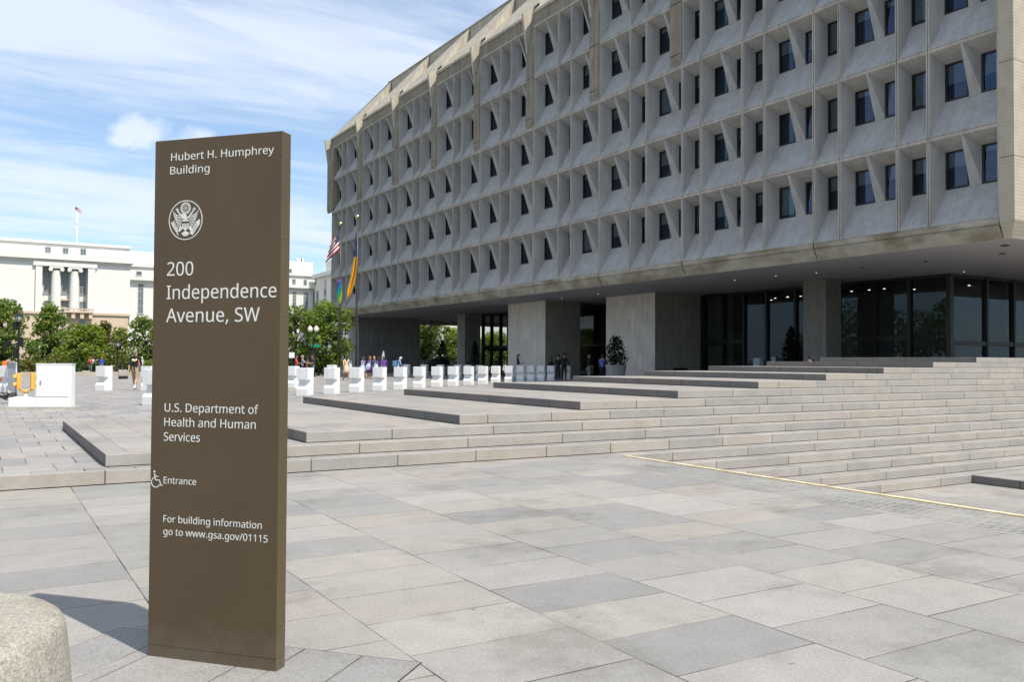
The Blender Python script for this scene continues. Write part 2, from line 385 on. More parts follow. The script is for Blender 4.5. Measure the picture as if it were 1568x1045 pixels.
GLYPHS = {
    ',': (215, '154,84 136,23 111,-42 85,-103 33,-103 49,-38 63,31 73,93 148,93'),
    '.': (215, '58,43 59,61 64,75 72,85 82,92 94,96 107,97 120,96 132,92 142,85 151,75 156,61 157,43 156,26 151,12 142,2 132,-6 120,-10 107,-11 94,-10 82,-6 72,2 64,12 59,26'),
    '/': (298, '290,573 77,0 8,0 221,573'),
    '0': (459, '419,287 409,163 401,128 390,97 376,70 359,47 339,27 316,12 290,1 261,-6 229,-8 188,-4 153,8 122,27 97,54 76,88 60,129 48,176 42,229 39,287 41,346 48,399 58,446 73,486 93,520 119,547 149,566 186,578 229,581 269,578 304,566 335,547 361,520 382,486 399,446 410,399 417,346;110,287 111,238 115,194 121,156 131,125 143,98 159,78 178,64 202,55 229,52 256,55 279,64 298,78 314,98 326,124 336,156 343,194 347,238 348,287 347,336 343,380 336,417 326,449 314,475 298,495 279,510 256,518 229,521 202,518 178,510 159,495 143,475 131,449 121,417 115,380 111,336'),
    '1': (459, '285,0 216,0 216,400 216,439 217,470 219,499 196,477 169,455 108,405 71,452 226,573 285,573'),
    '2': (459, '417,0 38,0 38,59 188,210 261,287 306,353 315,376 320,399 322,424 318,453 309,477 294,496 273,510 249,518 221,520 194,519 169,514 147,506 83,466 45,513 94,548 153,572 221,581 255,579 285,572 313,562 336,548 356,531 372,510 384,485 391,458 394,428 392,399 386,371 375,344 361,318 344,292 324,267 247,185 128,67 128,64 417,64'),
    '5': (459, '221,351 258,349 292,342 322,331 349,316 371,297 389,274 402,247 410,217 413,183 410,145 402,111 387,81 368,54 343,32 314,15 280,2 242,-5 199,-8 116,0 51,23 51,90 121,62 200,52 227,54 252,58 274,65 293,76 310,89 323,106 333,126 339,149 341,176 337,210 325,239 306,262 279,279 243,289 197,292 146,288 99,280 64,302 86,573 373,573 373,508 146,508 132,342 169,348'),
    'A': (512, '437,0 368,177 141,177 73,0 0,0 224,575 289,575 512,0;282,415 274,438 263,473 255,500 247,468 238,438 230,415 165,241 346,241'),
    'B': (521, '241,573 307,569 361,558 404,541 434,515 453,478 459,431 457,409 453,389 446,371 437,354 424,340 409,328 392,317 372,309 350,304 350,300 415,279 433,267 448,253 461,236 470,215 476,191 478,163 475,130 467,100 454,74 436,52 413,33 385,19 354,8 318,2 279,0 78,0 78,573;256,329 300,331 334,339 357,352 372,371 381,394 384,423 380,451 369,474 351,490 324,502 289,509 245,511 150,511 150,329;150,269 150,61 265,61 311,64 346,74 371,91 388,112 398,138 401,168 399,188 395,205 388,221 377,235 362,247 344,256 321,263 293,267 260,269'),
    'D': (585, '536,292 533,231 521,177 501,131 474,91 439,58 399,33 351,15 297,4 237,0 78,0 78,573 254,573 309,569 359,558 404,540 443,516 476,484 502,446 521,401 533,350;460,289 457,337 449,379 435,415 416,444 391,469 361,487 327,500 287,508 244,511 150,511 150,62 228,62 299,68 357,87 402,119 434,164 454,220'),
    'E': (446, '398,0 78,0 78,573 398,573 398,509 150,509 150,330 383,330 383,268 150,268 150,63 398,63'),
    'F': (416, '150,0 78,0 78,573 398,573 398,509 150,509 150,306 383,306 383,243 150,243'),
    'H': (594, '516,0 443,0 443,267 150,267 150,0 78,0 78,573 150,573 150,330 443,330 443,573 516,573'),
    'I': (272, '239,0 32,0 32,42 99,57 99,515 32,531 32,573 239,573 239,531 172,515 172,57 239,42'),
    'S': (440, '403,153 400,121 392,92 378,66 359,44 335,26 307,11 274,1 238,-6 198,-8 137,-5 83,4 41,19 41,88 113,65 201,55 228,56 252,60 273,66 290,74 305,85 316,98 324,113 329,129 330,147 329,164 325,180 318,194 308,207 295,218 277,230 196,265 131,294 85,330 57,375 48,435 51,464 58,490 71,513 89,533 110,550 136,563 165,573 197,579 231,581 318,572 389,549 366,487 302,508 229,517 207,516 187,513 169,507 155,499 142,489 133,478 126,464 122,450 121,434 122,416 126,400 133,386 143,373 156,362 172,351 246,318 332,279 353,264 371,247 385,228 395,206 401,181'),
    'U': (586, '513,202 511,164 503,128 489,95 470,65 446,40 416,20 380,4 338,-5 290,-8 225,-2 171,18 128,50 97,93 78,144 72,204 72,573 144,573 144,201 148,158 161,122 182,93 211,72 248,59 294,55 327,57 355,63 379,73 399,88 415,105 427,126 435,149 440,174 442,202 442,573 513,573'),
    'W': (746, '735,573 583,0 510,0 399,375 389,410 380,443 373,471 370,488 367,471 361,443 352,409 342,373 234,0 161,0 10,573 85,573 174,223 183,186 190,151 196,118 201,87 206,119 213,154 222,191 232,227 333,573 407,573 512,225 523,187 532,151 538,117 544,87 550,129 560,175 572,224 660,573'),
    'a': (450, '231,437 279,433 318,422 347,403 368,375 381,338 385,293 385,0 334,0 320,61 317,61 279,22 234,-1 172,-8 148,-7 124,-2 103,6 84,16 68,30 55,48 45,68 39,92 37,119 43,159 59,192 87,219 127,238 179,251 243,257 316,259 316,285 313,317 306,342 293,359 275,371 253,378 227,380 163,370 106,347 84,400 151,426;252,208 204,203 167,195 141,182 124,165 113,144 110,119 112,97 120,79 132,66 148,56 167,51 188,49 223,52 253,62 279,79 299,103 311,134 315,172 315,210'),
    'b': (493, '139,461 138,410 135,373 139,373 153,390 169,405 189,419 213,429 240,435 272,437 322,431 365,412 401,381 428,338 444,283 449,215 447,168 439,127 427,91 410,61 390,36 365,17 337,3 306,-5 272,-8 240,-6 213,0 189,10 169,24 153,38 139,55 133,55 119,0 68,0 68,609 139,609;260,379 231,377 207,371 188,361 172,348 159,330 150,308 144,282 140,252 139,217 139,214 142,165 150,125 165,93 187,69 219,55 261,51 297,55 325,69 348,93 363,126 373,166 376,216 373,265 363,306 348,338 325,360 296,374'),
    'c': (385, '241,-8 204,-5 170,2 139,15 112,34 88,58 69,87 55,123 47,165 44,213 47,262 56,305 71,342 90,372 114,396 142,415 174,428 208,435 245,438 309,431 358,415 337,356 292,370 244,376 217,374 193,368 172,358 155,343 141,325 131,303 123,277 119,247 117,213 119,181 123,152 131,126 141,104 155,86 172,71 191,61 214,55 240,53 302,60 351,78 351,15 304,-2'),
    'd': (493, '221,-8 171,-2 128,17 92,48 65,91 49,146 44,214 49,282 66,338 93,381 128,413 171,432 221,438 280,429 323,407 354,374 359,374 356,405 354,438 354,609 425,609 425,0 368,0 358,58 354,58 323,24 279,1;232,51 273,55 305,67 328,88 343,117 352,154 355,200 355,213 352,263 343,304 329,336 306,360 274,375 231,379 196,374 168,359 146,334 130,300 120,260 117,213 120,165 130,125 146,93 168,69 197,55'),
    'e': (452, '234,438 269,435 301,427 329,414 354,396 374,373 390,346 402,315 409,281 411,244 411,201 117,201 122,157 134,119 154,90 181,69 215,56 254,52 327,60 392,82 392,20 327,-1 251,-8 212,-5 176,3 143,17 114,36 90,61 70,91 56,126 47,167 44,212 47,257 55,297 68,333 86,364 108,390 134,411 164,426 198,435;233,380 202,377 175,366 154,348 137,323 125,293 119,257 338,257 336,281 333,302 326,322 318,338 306,353 292,364 276,373 256,378'),
    'f': (276, '266,375 158,375 158,0 87,0 87,375 12,375 12,408 87,432 87,457 89,492 95,522 104,547 116,568 132,585 152,597 174,606 199,612 227,613 274,609 310,599 292,544 262,552 228,556 206,553 189,545 175,532 166,513 160,489 158,458 158,430 266,430'),
    'g': (493, '221,438 248,436 273,431 297,422 319,409 338,393 355,373 359,373 369,430 425,430 425,-7 423,-46 416,-80 404,-109 388,-135 367,-155 341,-172 310,-183 274,-190 233,-192 147,-186 78,-165 78,-100 149,-125 237,-134 271,-130 300,-119 324,-101 341,-77 352,-48 355,-13 355,4 356,32 358,57 354,57 338,37 320,21 299,8 275,-1 250,-6 221,-8 170,-2 126,18 91,51 65,95 49,149 44,214 49,278 65,332 91,377 126,411 169,431;230,379 207,376 187,370 169,359 153,344 140,326 130,303 123,277 119,247 117,213 120,165 130,124 146,92 169,68 197,54 232,50 288,58 303,65 315,74 326,85 349,131 356,197 356,214 355,251 350,282 343,309 332,331 319,348 302,362 281,371 257,377'),
    'h': (496, '139,431 138,399 135,370 140,370 174,407 221,429 273,437 306,435 335,430 360,421 382,408 399,391 413,370 423,344 429,314 431,280 431,0 361,0 361,275 358,307 351,333 338,353 319,367 295,376 265,379 235,377 210,370 189,360 173,347 160,329 150,308 144,283 140,254 139,222 139,0 68,0 68,609 139,609'),
    'i': (207, '139,430 139,0 68,0 68,430;104,591 133,580 140,572 144,560 145,546 144,532 140,521 133,512 104,501 93,502 83,506 75,512 68,521 64,532 63,546 64,560 68,572 75,580 83,586 93,590'),
    'l': (207, '139,0 68,0 68,609 139,609'),
    'm': (750, '540,438 584,434 621,421 649,401 669,371 681,330 685,280 685,0 615,0 615,277 613,308 606,333 594,353 577,367 555,376 528,379 490,374 460,362 438,342 423,315 414,280 411,237 411,0 342,0 342,277 332,333 325,347 315,359 303,367 289,374 272,377 253,379 227,377 204,370 185,360 170,347 158,329 150,308 144,283 140,255 139,223 139,0 68,0 68,430 125,430 136,371 140,371 173,409 217,431 266,438 298,436 325,430 349,420 369,406 386,388 398,366 402,366 418,388 438,406 461,420 486,430 512,436'),
    'n': (496, '275,438 322,434 361,421 391,401 413,371 426,330 431,280 431,0 361,0 361,275 358,307 351,333 338,353 319,367 295,376 265,379 222,374 189,361 166,338 151,308 142,269 139,223 139,0 68,0 68,430 125,430 136,371 140,371 175,409 222,431'),
    'o': (485, '442,216 440,181 436,150 428,121 417,95 404,71 388,51 369,33 348,18 324,7 299,-1 271,-6 241,-8 214,-6 188,-1 163,7 140,18 119,33 100,51 84,71 70,95 59,121 51,150 46,181 44,216 47,261 55,301 68,336 87,367 110,392 137,412 169,426 204,435 244,438 281,435 316,426 347,412 374,392 398,367 417,336 431,301 439,261;117,216 119,184 123,154 130,128 141,105 155,86 172,71 192,59 216,53 243,51 270,53 294,59 314,71 331,86 345,105 356,128 363,154 367,184 369,216 367,248 363,277 355,303 345,325 331,344 314,359 294,370 270,376 242,379 202,374 171,359 147,335 130,303 120,263'),
    'p': (493, '273,438 322,432 365,413 401,383 428,339 444,284 449,216 447,170 439,129 427,93 410,62 390,37 365,17 337,3 306,-5 272,-8 213,1 170,24 139,55 134,55 137,20 139,-16 139,-192 68,-192 68,430 126,430 136,371 139,371 170,405 213,429;260,379 233,377 210,371 190,362 174,349 161,333 152,313 145,289 141,261 139,229 139,216 140,182 144,152 150,126 159,103 172,85 188,70 208,59 233,53 261,51 286,53 308,60 326,72 341,88 354,108 364,131 371,157 375,186 376,217 373,262 363,302 348,334 325,359 296,374'),
    'r': (331, '269,438 295,437 319,433 310,368 287,372 264,374 217,363 176,334 149,289 139,229 139,0 68,0 68,430 126,430 134,351 137,351 170,395 214,426 231,433 249,437'),
    's': (384, '348,119 346,92 339,69 327,49 311,32 292,18 268,6 241,-2 210,-6 176,-8 99,-1 42,19 42,83 104,60 178,49 211,51 236,57 256,66 269,79 277,94 280,112 271,141 239,167 174,196 103,228 84,239 69,252 57,266 48,283 43,302 41,324 46,358 61,386 85,408 118,425 157,435 202,438 275,430 339,409 315,353 258,372 197,380 171,379 149,374 131,366 118,356 111,343 108,328 119,298 154,274 219,246 289,215 306,203 321,191 333,176 341,159 346,140'),
    't': (289, '212,50 245,53 272,59 272,5 240,-4 200,-8 178,-7 157,-3 138,4 120,13 104,27 91,44 82,66 76,93 74,125 74,375 13,375 13,409 75,437 103,528 144,528 144,430 269,430 269,375 144,375 144,127 146,103 153,83 163,69 177,58 193,52'),
    'u': (496, '427,430 427,0 370,0 359,57 356,57 321,20 273,-1 220,-8 187,-6 159,-1 134,8 112,21 95,38 81,59 71,85 65,114 63,148 63,430 135,430 135,153 137,122 145,96 158,76 176,62 200,53 230,51 260,53 285,59 306,69 323,82 336,100 345,121 352,146 356,175 357,206 357,430'),
    'v': (407, '163,0 0,430 75,430 167,176 180,137 193,96 201,63 204,63 214,96 227,138 241,176 332,430 407,430 244,0'),
    'w': (630, '346,243 336,276 328,308 321,335 316,357 313,357 308,335 302,307 294,275 284,242 207,1 127,1 9,431 82,431 141,201 153,154 163,109 169,73 172,73 178,97 185,128 193,160 201,188 277,431 354,431 428,188 440,149 451,109 457,74 460,74 466,108 477,153 489,201 549,431 621,431 502,1 419,1'),
    'y': (409, '1,430 76,430 169,185 184,144 196,105 205,68 209,68 224,121 245,186 333,430 409,430 224,-59 188,-130 173,-148 157,-164 138,-176 117,-185 94,-191 67,-192 34,-190 9,-186 9,-130 30,-133 56,-135 99,-126 130,-99 152,-59 174,-2'),
    ' ': (209, ''),
}

def wput(mb, name, mats, parent, smooth=False, bevel=0):
    """a part whose mesh is written in world coordinates, under a parent that stands somewhere else"""
    o = mb.build(name, mats, parent, smooth, bevel)
    g = parent; off = Vector((0, 0, 0))
    while g is not None:
        if g.type == 'EMPTY': off += Vector(g.location)
        g = g.parent
    o.matrix_parent_inverse = Matrix.Translation(-off)
    if parent.type != 'EMPTY': o.matrix_parent_inverse = Matrix.Identity(4)
    return o

# ------------------------------------------------------------------ the ground and the stepped plaza
S1, S, T, X0, G, YB, YE = .1703, .15243, .34838, 1.3028, 2.6356, 11.4349, 20.55
XR = 64.0            # the steps run on out of the picture to the right
XS = 8.83            # edge of the near paving, where the yellow nosing runs
L1 = S1
def lev(l): return S1 + S * (l - 1)

mb = MB()
mb.add([(-3000, 11.6, .10), (3000, 11.6, .10), (3000, 4000, .10), (-3000, 4000, .10)], [(0, 1, 2, 3)])
mb.add([(-3000, -1500, -1.2), (3000, -1500, -1.2), (3000, 11.6, -1.2), (-3000, 11.6, -1.2)], [(0, 1, 2, 3)])
struct('ground', mb, M_EARTH)

mb = MB(); mb.box((-60, -45, -1.15), (7.86, YB - .001, 0)); struct('near_pavement', mb, M_PAVE)
mb = MB(); mb.box((7.868, -45, -1.15), (8.70, YB - .35, 0)); struct('brick_pavement_strip', mb, M_BRICK)
mb = MB(); mb.box((7.868, YB - .346, -1.15), (XS, YB - .001, 0)); mb.box((8.705, -45, -1.15), (XS, YB - .35, -.004)); struct('pavement_edge', mb, M_PAVE)
mb = MB(); mb.box((8.742, -45, -.004), (8.822, YB - .42, .008)); struct('yellow_edge_line', mb, M_YELLOW)
mb = MB(); mb.box((-80, YB + .05, -1.15), (90, 97, L1 - .012)); 
for f in (): pass
struct('plaza', mb, M_PAVE_L1)
# first riser stones along the plaza front
def step_block(mb, x0, x1, y0, y1, ztop, h, left=True):
    """one granite step: riser towards -y (mat 0), tread (mat 1), cheek towards -x (mat 2), open joint under the riser (mat 3)"""
    g = .011
    zb = ztop - h
    mb.quad((x0, y0, zb + g), (x1, y0, zb + g), (x1, y0, ztop - .006), (x0, y0, ztop - .006), 0)
    mb.quad((x0, y0, ztop - .006), (x1, y0, ztop - .006), (x1, y0 + .006, ztop), (x0, y0 + .006, ztop), 0)
    xl = x0 + (.006 if left else 0)
    mb.quad((xl, y0 + .006, ztop), (x1, y0 + .006, ztop), (x1, y1, ztop), (xl, y1, ztop), 1)
    mb.quad((x0, y0 + .03, zb - .02), (x1, y0 + .03, zb - .02), (x1, y0 + .03, zb + g), (x0, y0 + .03, zb + g), 3)
    mb.quad((x0, y0, zb + g), (x0, y0 + .03, zb + g), (x1, y0 + .03, zb + g), (x1, y0, zb + g), 3)
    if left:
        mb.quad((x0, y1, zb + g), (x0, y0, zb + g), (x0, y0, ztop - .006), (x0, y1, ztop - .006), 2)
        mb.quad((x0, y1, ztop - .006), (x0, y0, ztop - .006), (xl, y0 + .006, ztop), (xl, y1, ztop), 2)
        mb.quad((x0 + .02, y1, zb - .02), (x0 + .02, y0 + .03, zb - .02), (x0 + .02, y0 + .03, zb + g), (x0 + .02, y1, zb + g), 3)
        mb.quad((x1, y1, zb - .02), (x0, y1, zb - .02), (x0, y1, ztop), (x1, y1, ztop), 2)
    return mb
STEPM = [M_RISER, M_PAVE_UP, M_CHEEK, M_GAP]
mb = MB(); step_block(mb, -80, XR, YB, YB + .62, L1, S1, False); struct('plaza_kerb', mb, [M_RISER, M_PAVE_L1, M_CHEEK, M_GAP])
for l in range(2, 12):
    mb = MB(); step_block(mb, X0 + G * (l - 2), XR, YB + T * (l - 1), YE if l > 2 else 18.6, lev(l), S)
    struct('terrace_step', mb, STEPM)
# the flight going down to the right of the yellow edge
mb = MB()
for k in range(1, 6):
    step_block(mb, XS + .002, XR, YB - T * k, YB - T * (k - 1) + .05, -S * (k - 1), S, False)
struct('lower_flight_of_steps', mb, STEPM)
mb = MB(); mb.box((XS + .004, -45, -1.1), (XR, YB - T * 5 + .1, -S * 5)); struct('lower_plaza', mb, M_PAVE_UP)
mb = MB(); step_block(mb, 16.08, XR, -40, YB - T * 5 + .03, -S * 4, S); struct('lower_terrace', mb, STEPM)

# ------------------------------------------------------------------ the long concrete office building
F = 33.4
BASE = empty('office_building', (F, 18.36, L1))
tag(BASE, 'long grey concrete office block raised on piers, with rows of deep slanted window recesses', 'building')
SEAM = [18.95, 27.75, 36.85, 44.6, 52.4, 60.3, 68.1, 76.3, 85.6, 94.75]
CELLS = ['WNWN', 'WNWN', 'WNW', 'WNW', 'WNW', 'WNW', 'WNW', 'NWNW', 'NWNW']
ZF = 7.17; ST = 3.70; NROW = 5
ZROWS = [ZF + ST * i for i in range(NROW + 1)]          # five full storeys above the fascia
D = .86
PW = .96           # width of the hanging piers, which take the place of the panel edge in the top row
PANES = []          # (nearness, y0, y1, z0, z1)
def cell(mb, kind, y0, y1, z0, z1):
    x = F; xi = F + D
    ya, yb, za, zb = y0 + .075, y1 - .075, z0 + .03, z1 - .15
    # face of the frame with a fine joint at the panel edge
    mb.quad((x, y0 + .012, z0), (x, y1 - .012, z0), (x, yb, za), (x, ya, za), 2)
    mb.quad((x, ya, zb), (x, yb, zb), (x, y1 - .012, z1 - .015), (x, y0 + .012, z1 - .015), 2)
    mb.quad((x, y0 + .012, z0), (x, ya, za), (x, ya, zb), (x, y0 + .012, z1 - .015), 2)
    mb.quad((x, yb, za), (x, y1 - .012, z0), (x, y1 - .012, z1 - .015), (x, yb, zb), 2)
    mb.quad((x + .04, y0, z0), (x + .04, y0 + .03, z0), (x + .04, y0 + .03, z1), (x + .04, y0, z1), 1)
    mb.quad((x + .04, y1 - .03, z0), (x + .04, y1, z0), (x + .04, y1, z1), (x + .04, y1 - .03, z1), 1)
    mb.quad((x + .03, y0, z1 - .03), (x + .03, y1, z1 - .03), (x + .03, y1, z1), (x + .03, y0, z1), 1)
    ia, ib = ya + .10, yb - (.17 if kind == 'W' else .08)
    zs, zh = z0 + 1.60, z1 - .55
    mb.quad((x, ya, za), (x, yb, za), (xi, ib, zs), (xi, ia, zs))               # sloping spandrel
    mb.quad((xi, ia, zh), (xi, ib, zh), (x, yb, zb), (x, ya, zb))               # sloping head
    mb.quad((x, yb, za), (x, yb, zb), (xi, ib, zh), (xi, ib, zs))               # reveals
    mb.quad((x, ya, zb), (x, ya, za), (xi, ia, zs), (xi, ia, zh))
    if kind == 'N':
        PANES.append((ia, ib, zs, zh))
    else:
        w = .99; fa, fb = ia + w, ib - w; m = (ya + yb) / 2 + .02
        PANES.append((ia, fa, zs, zh)); PANES.append((fb, ib, zs, zh))
        tA, tB = (x + .004, m - .045, zb), (x + .004, m + .045, zb)
        bA, bB = (xi - .05, m - .14, zs - .075), (xi - .05, m + .14, zs - .075)
        mb.quad(bA, bB, tB, tA)
        mb.poly([bB, (xi, fb, zs), (xi, fb, zh), tB]); mb.poly([(xi, fa, zs), bA, tA, (xi, fa, zh)])
for b in range(9):
    mb = MB()
    y0, y1 = SEAM[b], SEAM[b + 1]; tot = sum(3.04 if c == 'W' else 1.47 for c in CELLS[b]); k = (y1 - y0) / tot
    y = y0
    for c in CELLS[b]:
        w = (3.04 if c == 'W' else 1.47) * k
        for r in range(NROW): cell(mb, c, y + (PW if r == NROW - 1 and b >= 2 and y == y0 else 0), y + w, ZROWS[r], ZROWS[r + 1])
        y += w
    wput(mb, 'facade_panel', [M_PRECAST, M_GAP, M_RIM], BASE)
# the nearest hundred windows singly, the far ones as one
PANES.sort(key=lambda p: p[0] * p[0] + F * F + (p[2] - 1.5) ** 2)
def pane(mbp, p):
    ya, yb, z0, z1 = p; mbp.quad((F + D + .02, yb, z0), (F + D + .02, ya, z0), (F + D + .02, ya, z1), (F + D + .02, yb, z1))
def frame(mbf, p, w=.055):
    ya, yb, z0, z1 = p; a, c = F + D - .03, F + D + .03
    mbf.box((a, ya - .02, z0 - .02), (c, yb + .02, z0 + w)); mbf.box((a, ya - .02, z1 - w), (c, yb + .02, z1 + .02))
    mbf.box((a, ya - .02, z0 + w), (c, ya + w, z1 - w)); mbf.box((a, yb - w * 1.6, z0 + w), (c, yb + .02, z1 - w))
brnd = random.Random(21)
for p in PANES[:99]:
    hb_ = brnd.choice([0, .18, .3, .42, .42, .55, .9]) * (p[3] - p[2])
    mp_, mf = MB(), MB(); pane(mp_, p); frame(mf, p)
    w = wput(mp_, 'window', M_PANE, BASE); wput(mf, 'frame', M_FRAME, w)
    if hb_ > 0:
        mbl = MB(); mbl.box((F + D + .07, p[0] + .03, p[3] - hb_), (F + D + .08, p[1] - .03, p[3] - .01)); wput(mbl, 'blind', M_BLIND, w)
mp_ = MB()
for p in PANES[99:]:
    a = len(mp_.v); pane(mp_, p)
mf = MB()
for p in PANES[99:]: frame(mf, p, .045)
w = tag(wput(mp_, 'window', M_PANE, BASE), kind='stuff'); wput(mf, 'frame', M_FRAME, w)
# dark backing behind the panels
mb = MB(); mb.box((F + D + .30, 18.6, 6.6), (F + D + .8, 94.6, ZROWS[-1])); wput(mb, 'inner_wall', M_DARK, BASE)
# fascia under the window rows: upright band, stained drip groove, chamfer; split at the panel joints
mb = MB()
FJ = [18.95, 27.75, 36.85, 44.6, 52.4, 60.3, 68.1, 76.3, 85.6, 94.75]
for a, b in zip(FJ[:-1], FJ[1:]):
    a2, b2 = a + .025, b - .025
    prof = [(F - .02, ZF - .012), (F - .02, 6.93), (F + .05, 6.90), (F + .05, 6.86), (F, 6.84), (F + .30, 6.36)]
    for i in range(len(prof) - 1):
        (xa, za), (xb, zb) = prof[i], prof[i + 1]
        mb.quad((xb, a2, zb), (xb, b2, zb), (xa, b2, za), (xa, a2, za), 0)
    mb.quad((F - .02, a2, ZF - .012), (F - .02, b2, ZF - .012), (F + .3, b2, ZF - .012), (F + .3, a2, ZF - .012), 0)
for j in FJ[1:-1]: mb.quad((F + .36, j - .05, 6.35), (F + .36, j + .05, 6.35), (F + .05, j + .05, 7.1), (F + .05, j - .05, 7.1), 1)
wput(mb, 'fascia', [M_FASCIA, M_GAP], BASE)
# underside
mb = MB(); mb.box((F + .30, 18.66, 6.355), (78, 95.4, 6.6)); wput(mb, 'soffit', M_SOFFIT, BASE)
mb = MB(); mb.box((F + .34, 94.6, 5.85), (78, 95.6, 6.354)); wput(mb, 'end_beam', M_FASCIA, BASE)
# corner pier and ribbed end wall in the sun at the right
ZT = 26.75
mb = MB()
mb.quad((F - .03, 18.36, 7.0), (F - .03, 18.95, 7.0), (F - .03, 18.95, ZT), (F - .03, 18.36, ZT))
mb.quad((F + .30, 18.66, 6.36), (F + .30, 18.95, 6.36), (F - .03, 18.95, 7.0), (F - .03, 18.36, 7.0))
mb.quad((F - .03, 18.95, 7.0), (F + .3, 18.95, 6.36), (F + .3, 18.95, ZT), (F - .03, 18.95, ZT))
wput(mb, 'corner_pier', M_RIBBED, BASE)
mb = MB()
mb.quad((78, 18.36, 7.0), (F - .03, 18.36, 7.0), (F - .03, 18.36, ZT), (78, 18.36, ZT))
mb.quad((78, 18.66, 6.36), (F + .30, 18.66, 6.36), (F - .03, 18.36, 7.0), (78, 18.36, 7.0))
wput(mb, 'end_wall', M_RIBBED, BASE)
# far end and back walls of the raised block
mb = MB(); mb.quad((F + .3, 94.75, 6.36), (78, 94.75, 6.36), (78, 94.75, ZT), (F + .3, 94.75, ZT)); mb.quad((78, 94.75, 6.36), (78, 18.4, 6.36), (78, 18.4, ZT), (78, 94.75, ZT))
wput(mb, 'rear_wall', M_PRECAST, BASE)
# eaves and folded roof: each bay is one warped plane, its upper edge dropping towards the far end
EV = F - .06; XB = F + 3.2; ZE = 26.72; ZTOP = 31.3; XN = F + .45
PILX = SEAM[2:9]
mb = MB()
RB_ = [18.3, 27.75] + PILX + [95.3]
def slope(x, xt, zt): return ZE + (x - EV) / (xt - EV) * (zt - ZE)
for a, b in zip(RB_[:-1], RB_[1:]):
    last = b > 95
    zn, zf = ZTOP - .02, ZTOP - (1.35 if not last else 2.6)
    xf = XB if not last else XB - .4
    c = a + (PW - .22 if a in PILX else 0)
    zc_ = zn + (zf - zn) * (c - a) / (b - a); xc_ = XB + (xf - XB) * (c - a) / (b - a)
    if c > a: mb.quad((XN, a, slope(XN, XB, zn)), (XN, c, slope(XN, xc_, zc_)), (xc_, c, zc_), (XB, a, zn))
    mb.poly([(EV, c, ZE), (EV, b, ZE), (xc_, c, zc_)]); mb.poly([(EV, b, ZE), (xf, b, zf), (xc_, c, zc_)])
    if c > a: mb.poly([(EV, a, ZE), (XN, a, slope(XN, XB, zn)), (XN, a, ZE - .2), (EV, a, ZE - .2)])
    if not last: mb.poly([(EV, b, ZE), (XB, b, ZTOP - .02), (XB, b, zf)])
    for s0, s1 in (((c, b),)):
        mb.quad((EV, s0, ZE - .20), (EV, s1, ZE - .20), (EV, s1, ZE), (EV, s0, ZE)); mb.quad((EV, s0, ZE - .20), (F + .5, s0, ZE - .20), (F + .5, s1, ZE - .20), (EV, s1, ZE - .20))
mt = MB()
for a, b in zip(RB_[:-1], RB_[1:]): mt.box((F + .04, a + (PW if a in PILX else .7 if a < 19 else 0), ZROWS[-1] + .002), (F + .5, min(b, 94.75), ZE - .202))
wput(mt, 'top_band', M_PIER, BASE)
mb.quad((EV, 95.3, ZE - .2), (74, 95.3, ZE - .2), (74, 95.3, ZE), (EV, 95.3, ZE))
mb.quad((XB + .05, 18.3, 27), (XB + .05, 86.5, 27), (XB + .05, 86.5, ZTOP), (XB + .05, 18.3, ZTOP))
mb.quad((EV, 95.3, ZE), (74, 95.3, ZE), (74, 86.5, ZTOP), (XB + .05, 86.5, ZTOP))
mb.quad((XB + .05, 18.3, ZTOP), (XB + .05, 86.5, ZTOP), (74, 86.5, ZTOP), (74, 18.3, ZTOP))
wput(mb, 'roof', M_ROOF, BASE)
# narrow capping along the top of the screen wall
mb = MB(); mb.box((XB - .03, 18.3, ZTOP + .002), (XB + .25, 86.5, ZTOP + .09)); wput(mb, 'roof_coping', M_ROOF, BASE)
# hanging piers beside the two top storeys, their heads cut on the slant
FP = F - .07
for y in PILX + [94.3]:
    mb = MB(); ya, yb = y + .004, y + PW
    if y == 94.3: yb = 96.2
    z0, z1 = 18.28, 23.9; ztp = slope(XN, XB, ZTOP) - .03; zfn = ZE - .02
    if y == 94.3: ztp = zfn = ZE - .02
    yc = yb - .22; xl = XN if y < 94 else FP + .3
    mb.quad((FP, ya, z0 + .4), (FP, yb, z0 + .4), (FP, yb, z1), (FP, ya, z1))
    xo = FP - .40                                                                                  # the fin runs out to a point below and forward above
    mb.quad((FP, yc, z1), (FP, yb, z1), (xo, yb, zfn), (xo, yc, zfn), 2)
    mb.quad((FP, ya, z1), (FP, yc, z1), (xl, yc, ztp), (xl, ya, ztp))                       # panel leaning back beside it
    mb.poly([(FP, yc, z1), (xo, yc, zfn), (xl, yc, ztp)], 2)                                # side of the fin; the lighter roof colour adds to its sunlit look
    mb.poly([(FP, yb, z1), (F + .5, yb, z1), (F + .5, yb, zfn), (xo, yb, zfn)], 2); mb.poly([(xo, yc, zfn), (xo, yb, zfn), (xl, yb, ztp), (xl, yc, ztp)], 2)
    mb.quad((FP, ya, z0 + .4), (FP, ya, z1), (F + .5, ya, z1), (F + .5, ya, z0 + .4)); mb.poly([(FP, ya, z1), (xl, ya, ztp), (F + .5, ya, z1)])
    mb.quad((FP, yb, z0 + .4), (F + .5, yb, z0 + .4), (F + .5, yb, z1), (FP, yb, z1))
    mb.quad((F + .04, ya, z0), (F + .04, yb, z0), (FP, yb, z0 + .4), (FP, ya, z0 + .4))
    if y == 94.3: mb.quad((F + .5, ya, z0), (F + .5, yb, z0), (F + .5, yb, zfn), (F + .5, ya, zfn))
    for zj in (21.9, 18.95): n = .004; mb.quad((FP - n, ya, zj), (FP - n, yb, zj), (FP - n, yb, zj + .045), (FP - n, ya, zj + .045), 1)
    wput(mb, 'hanging_pier', [M_PIER, M_GAP, M_ROOF], BASE)
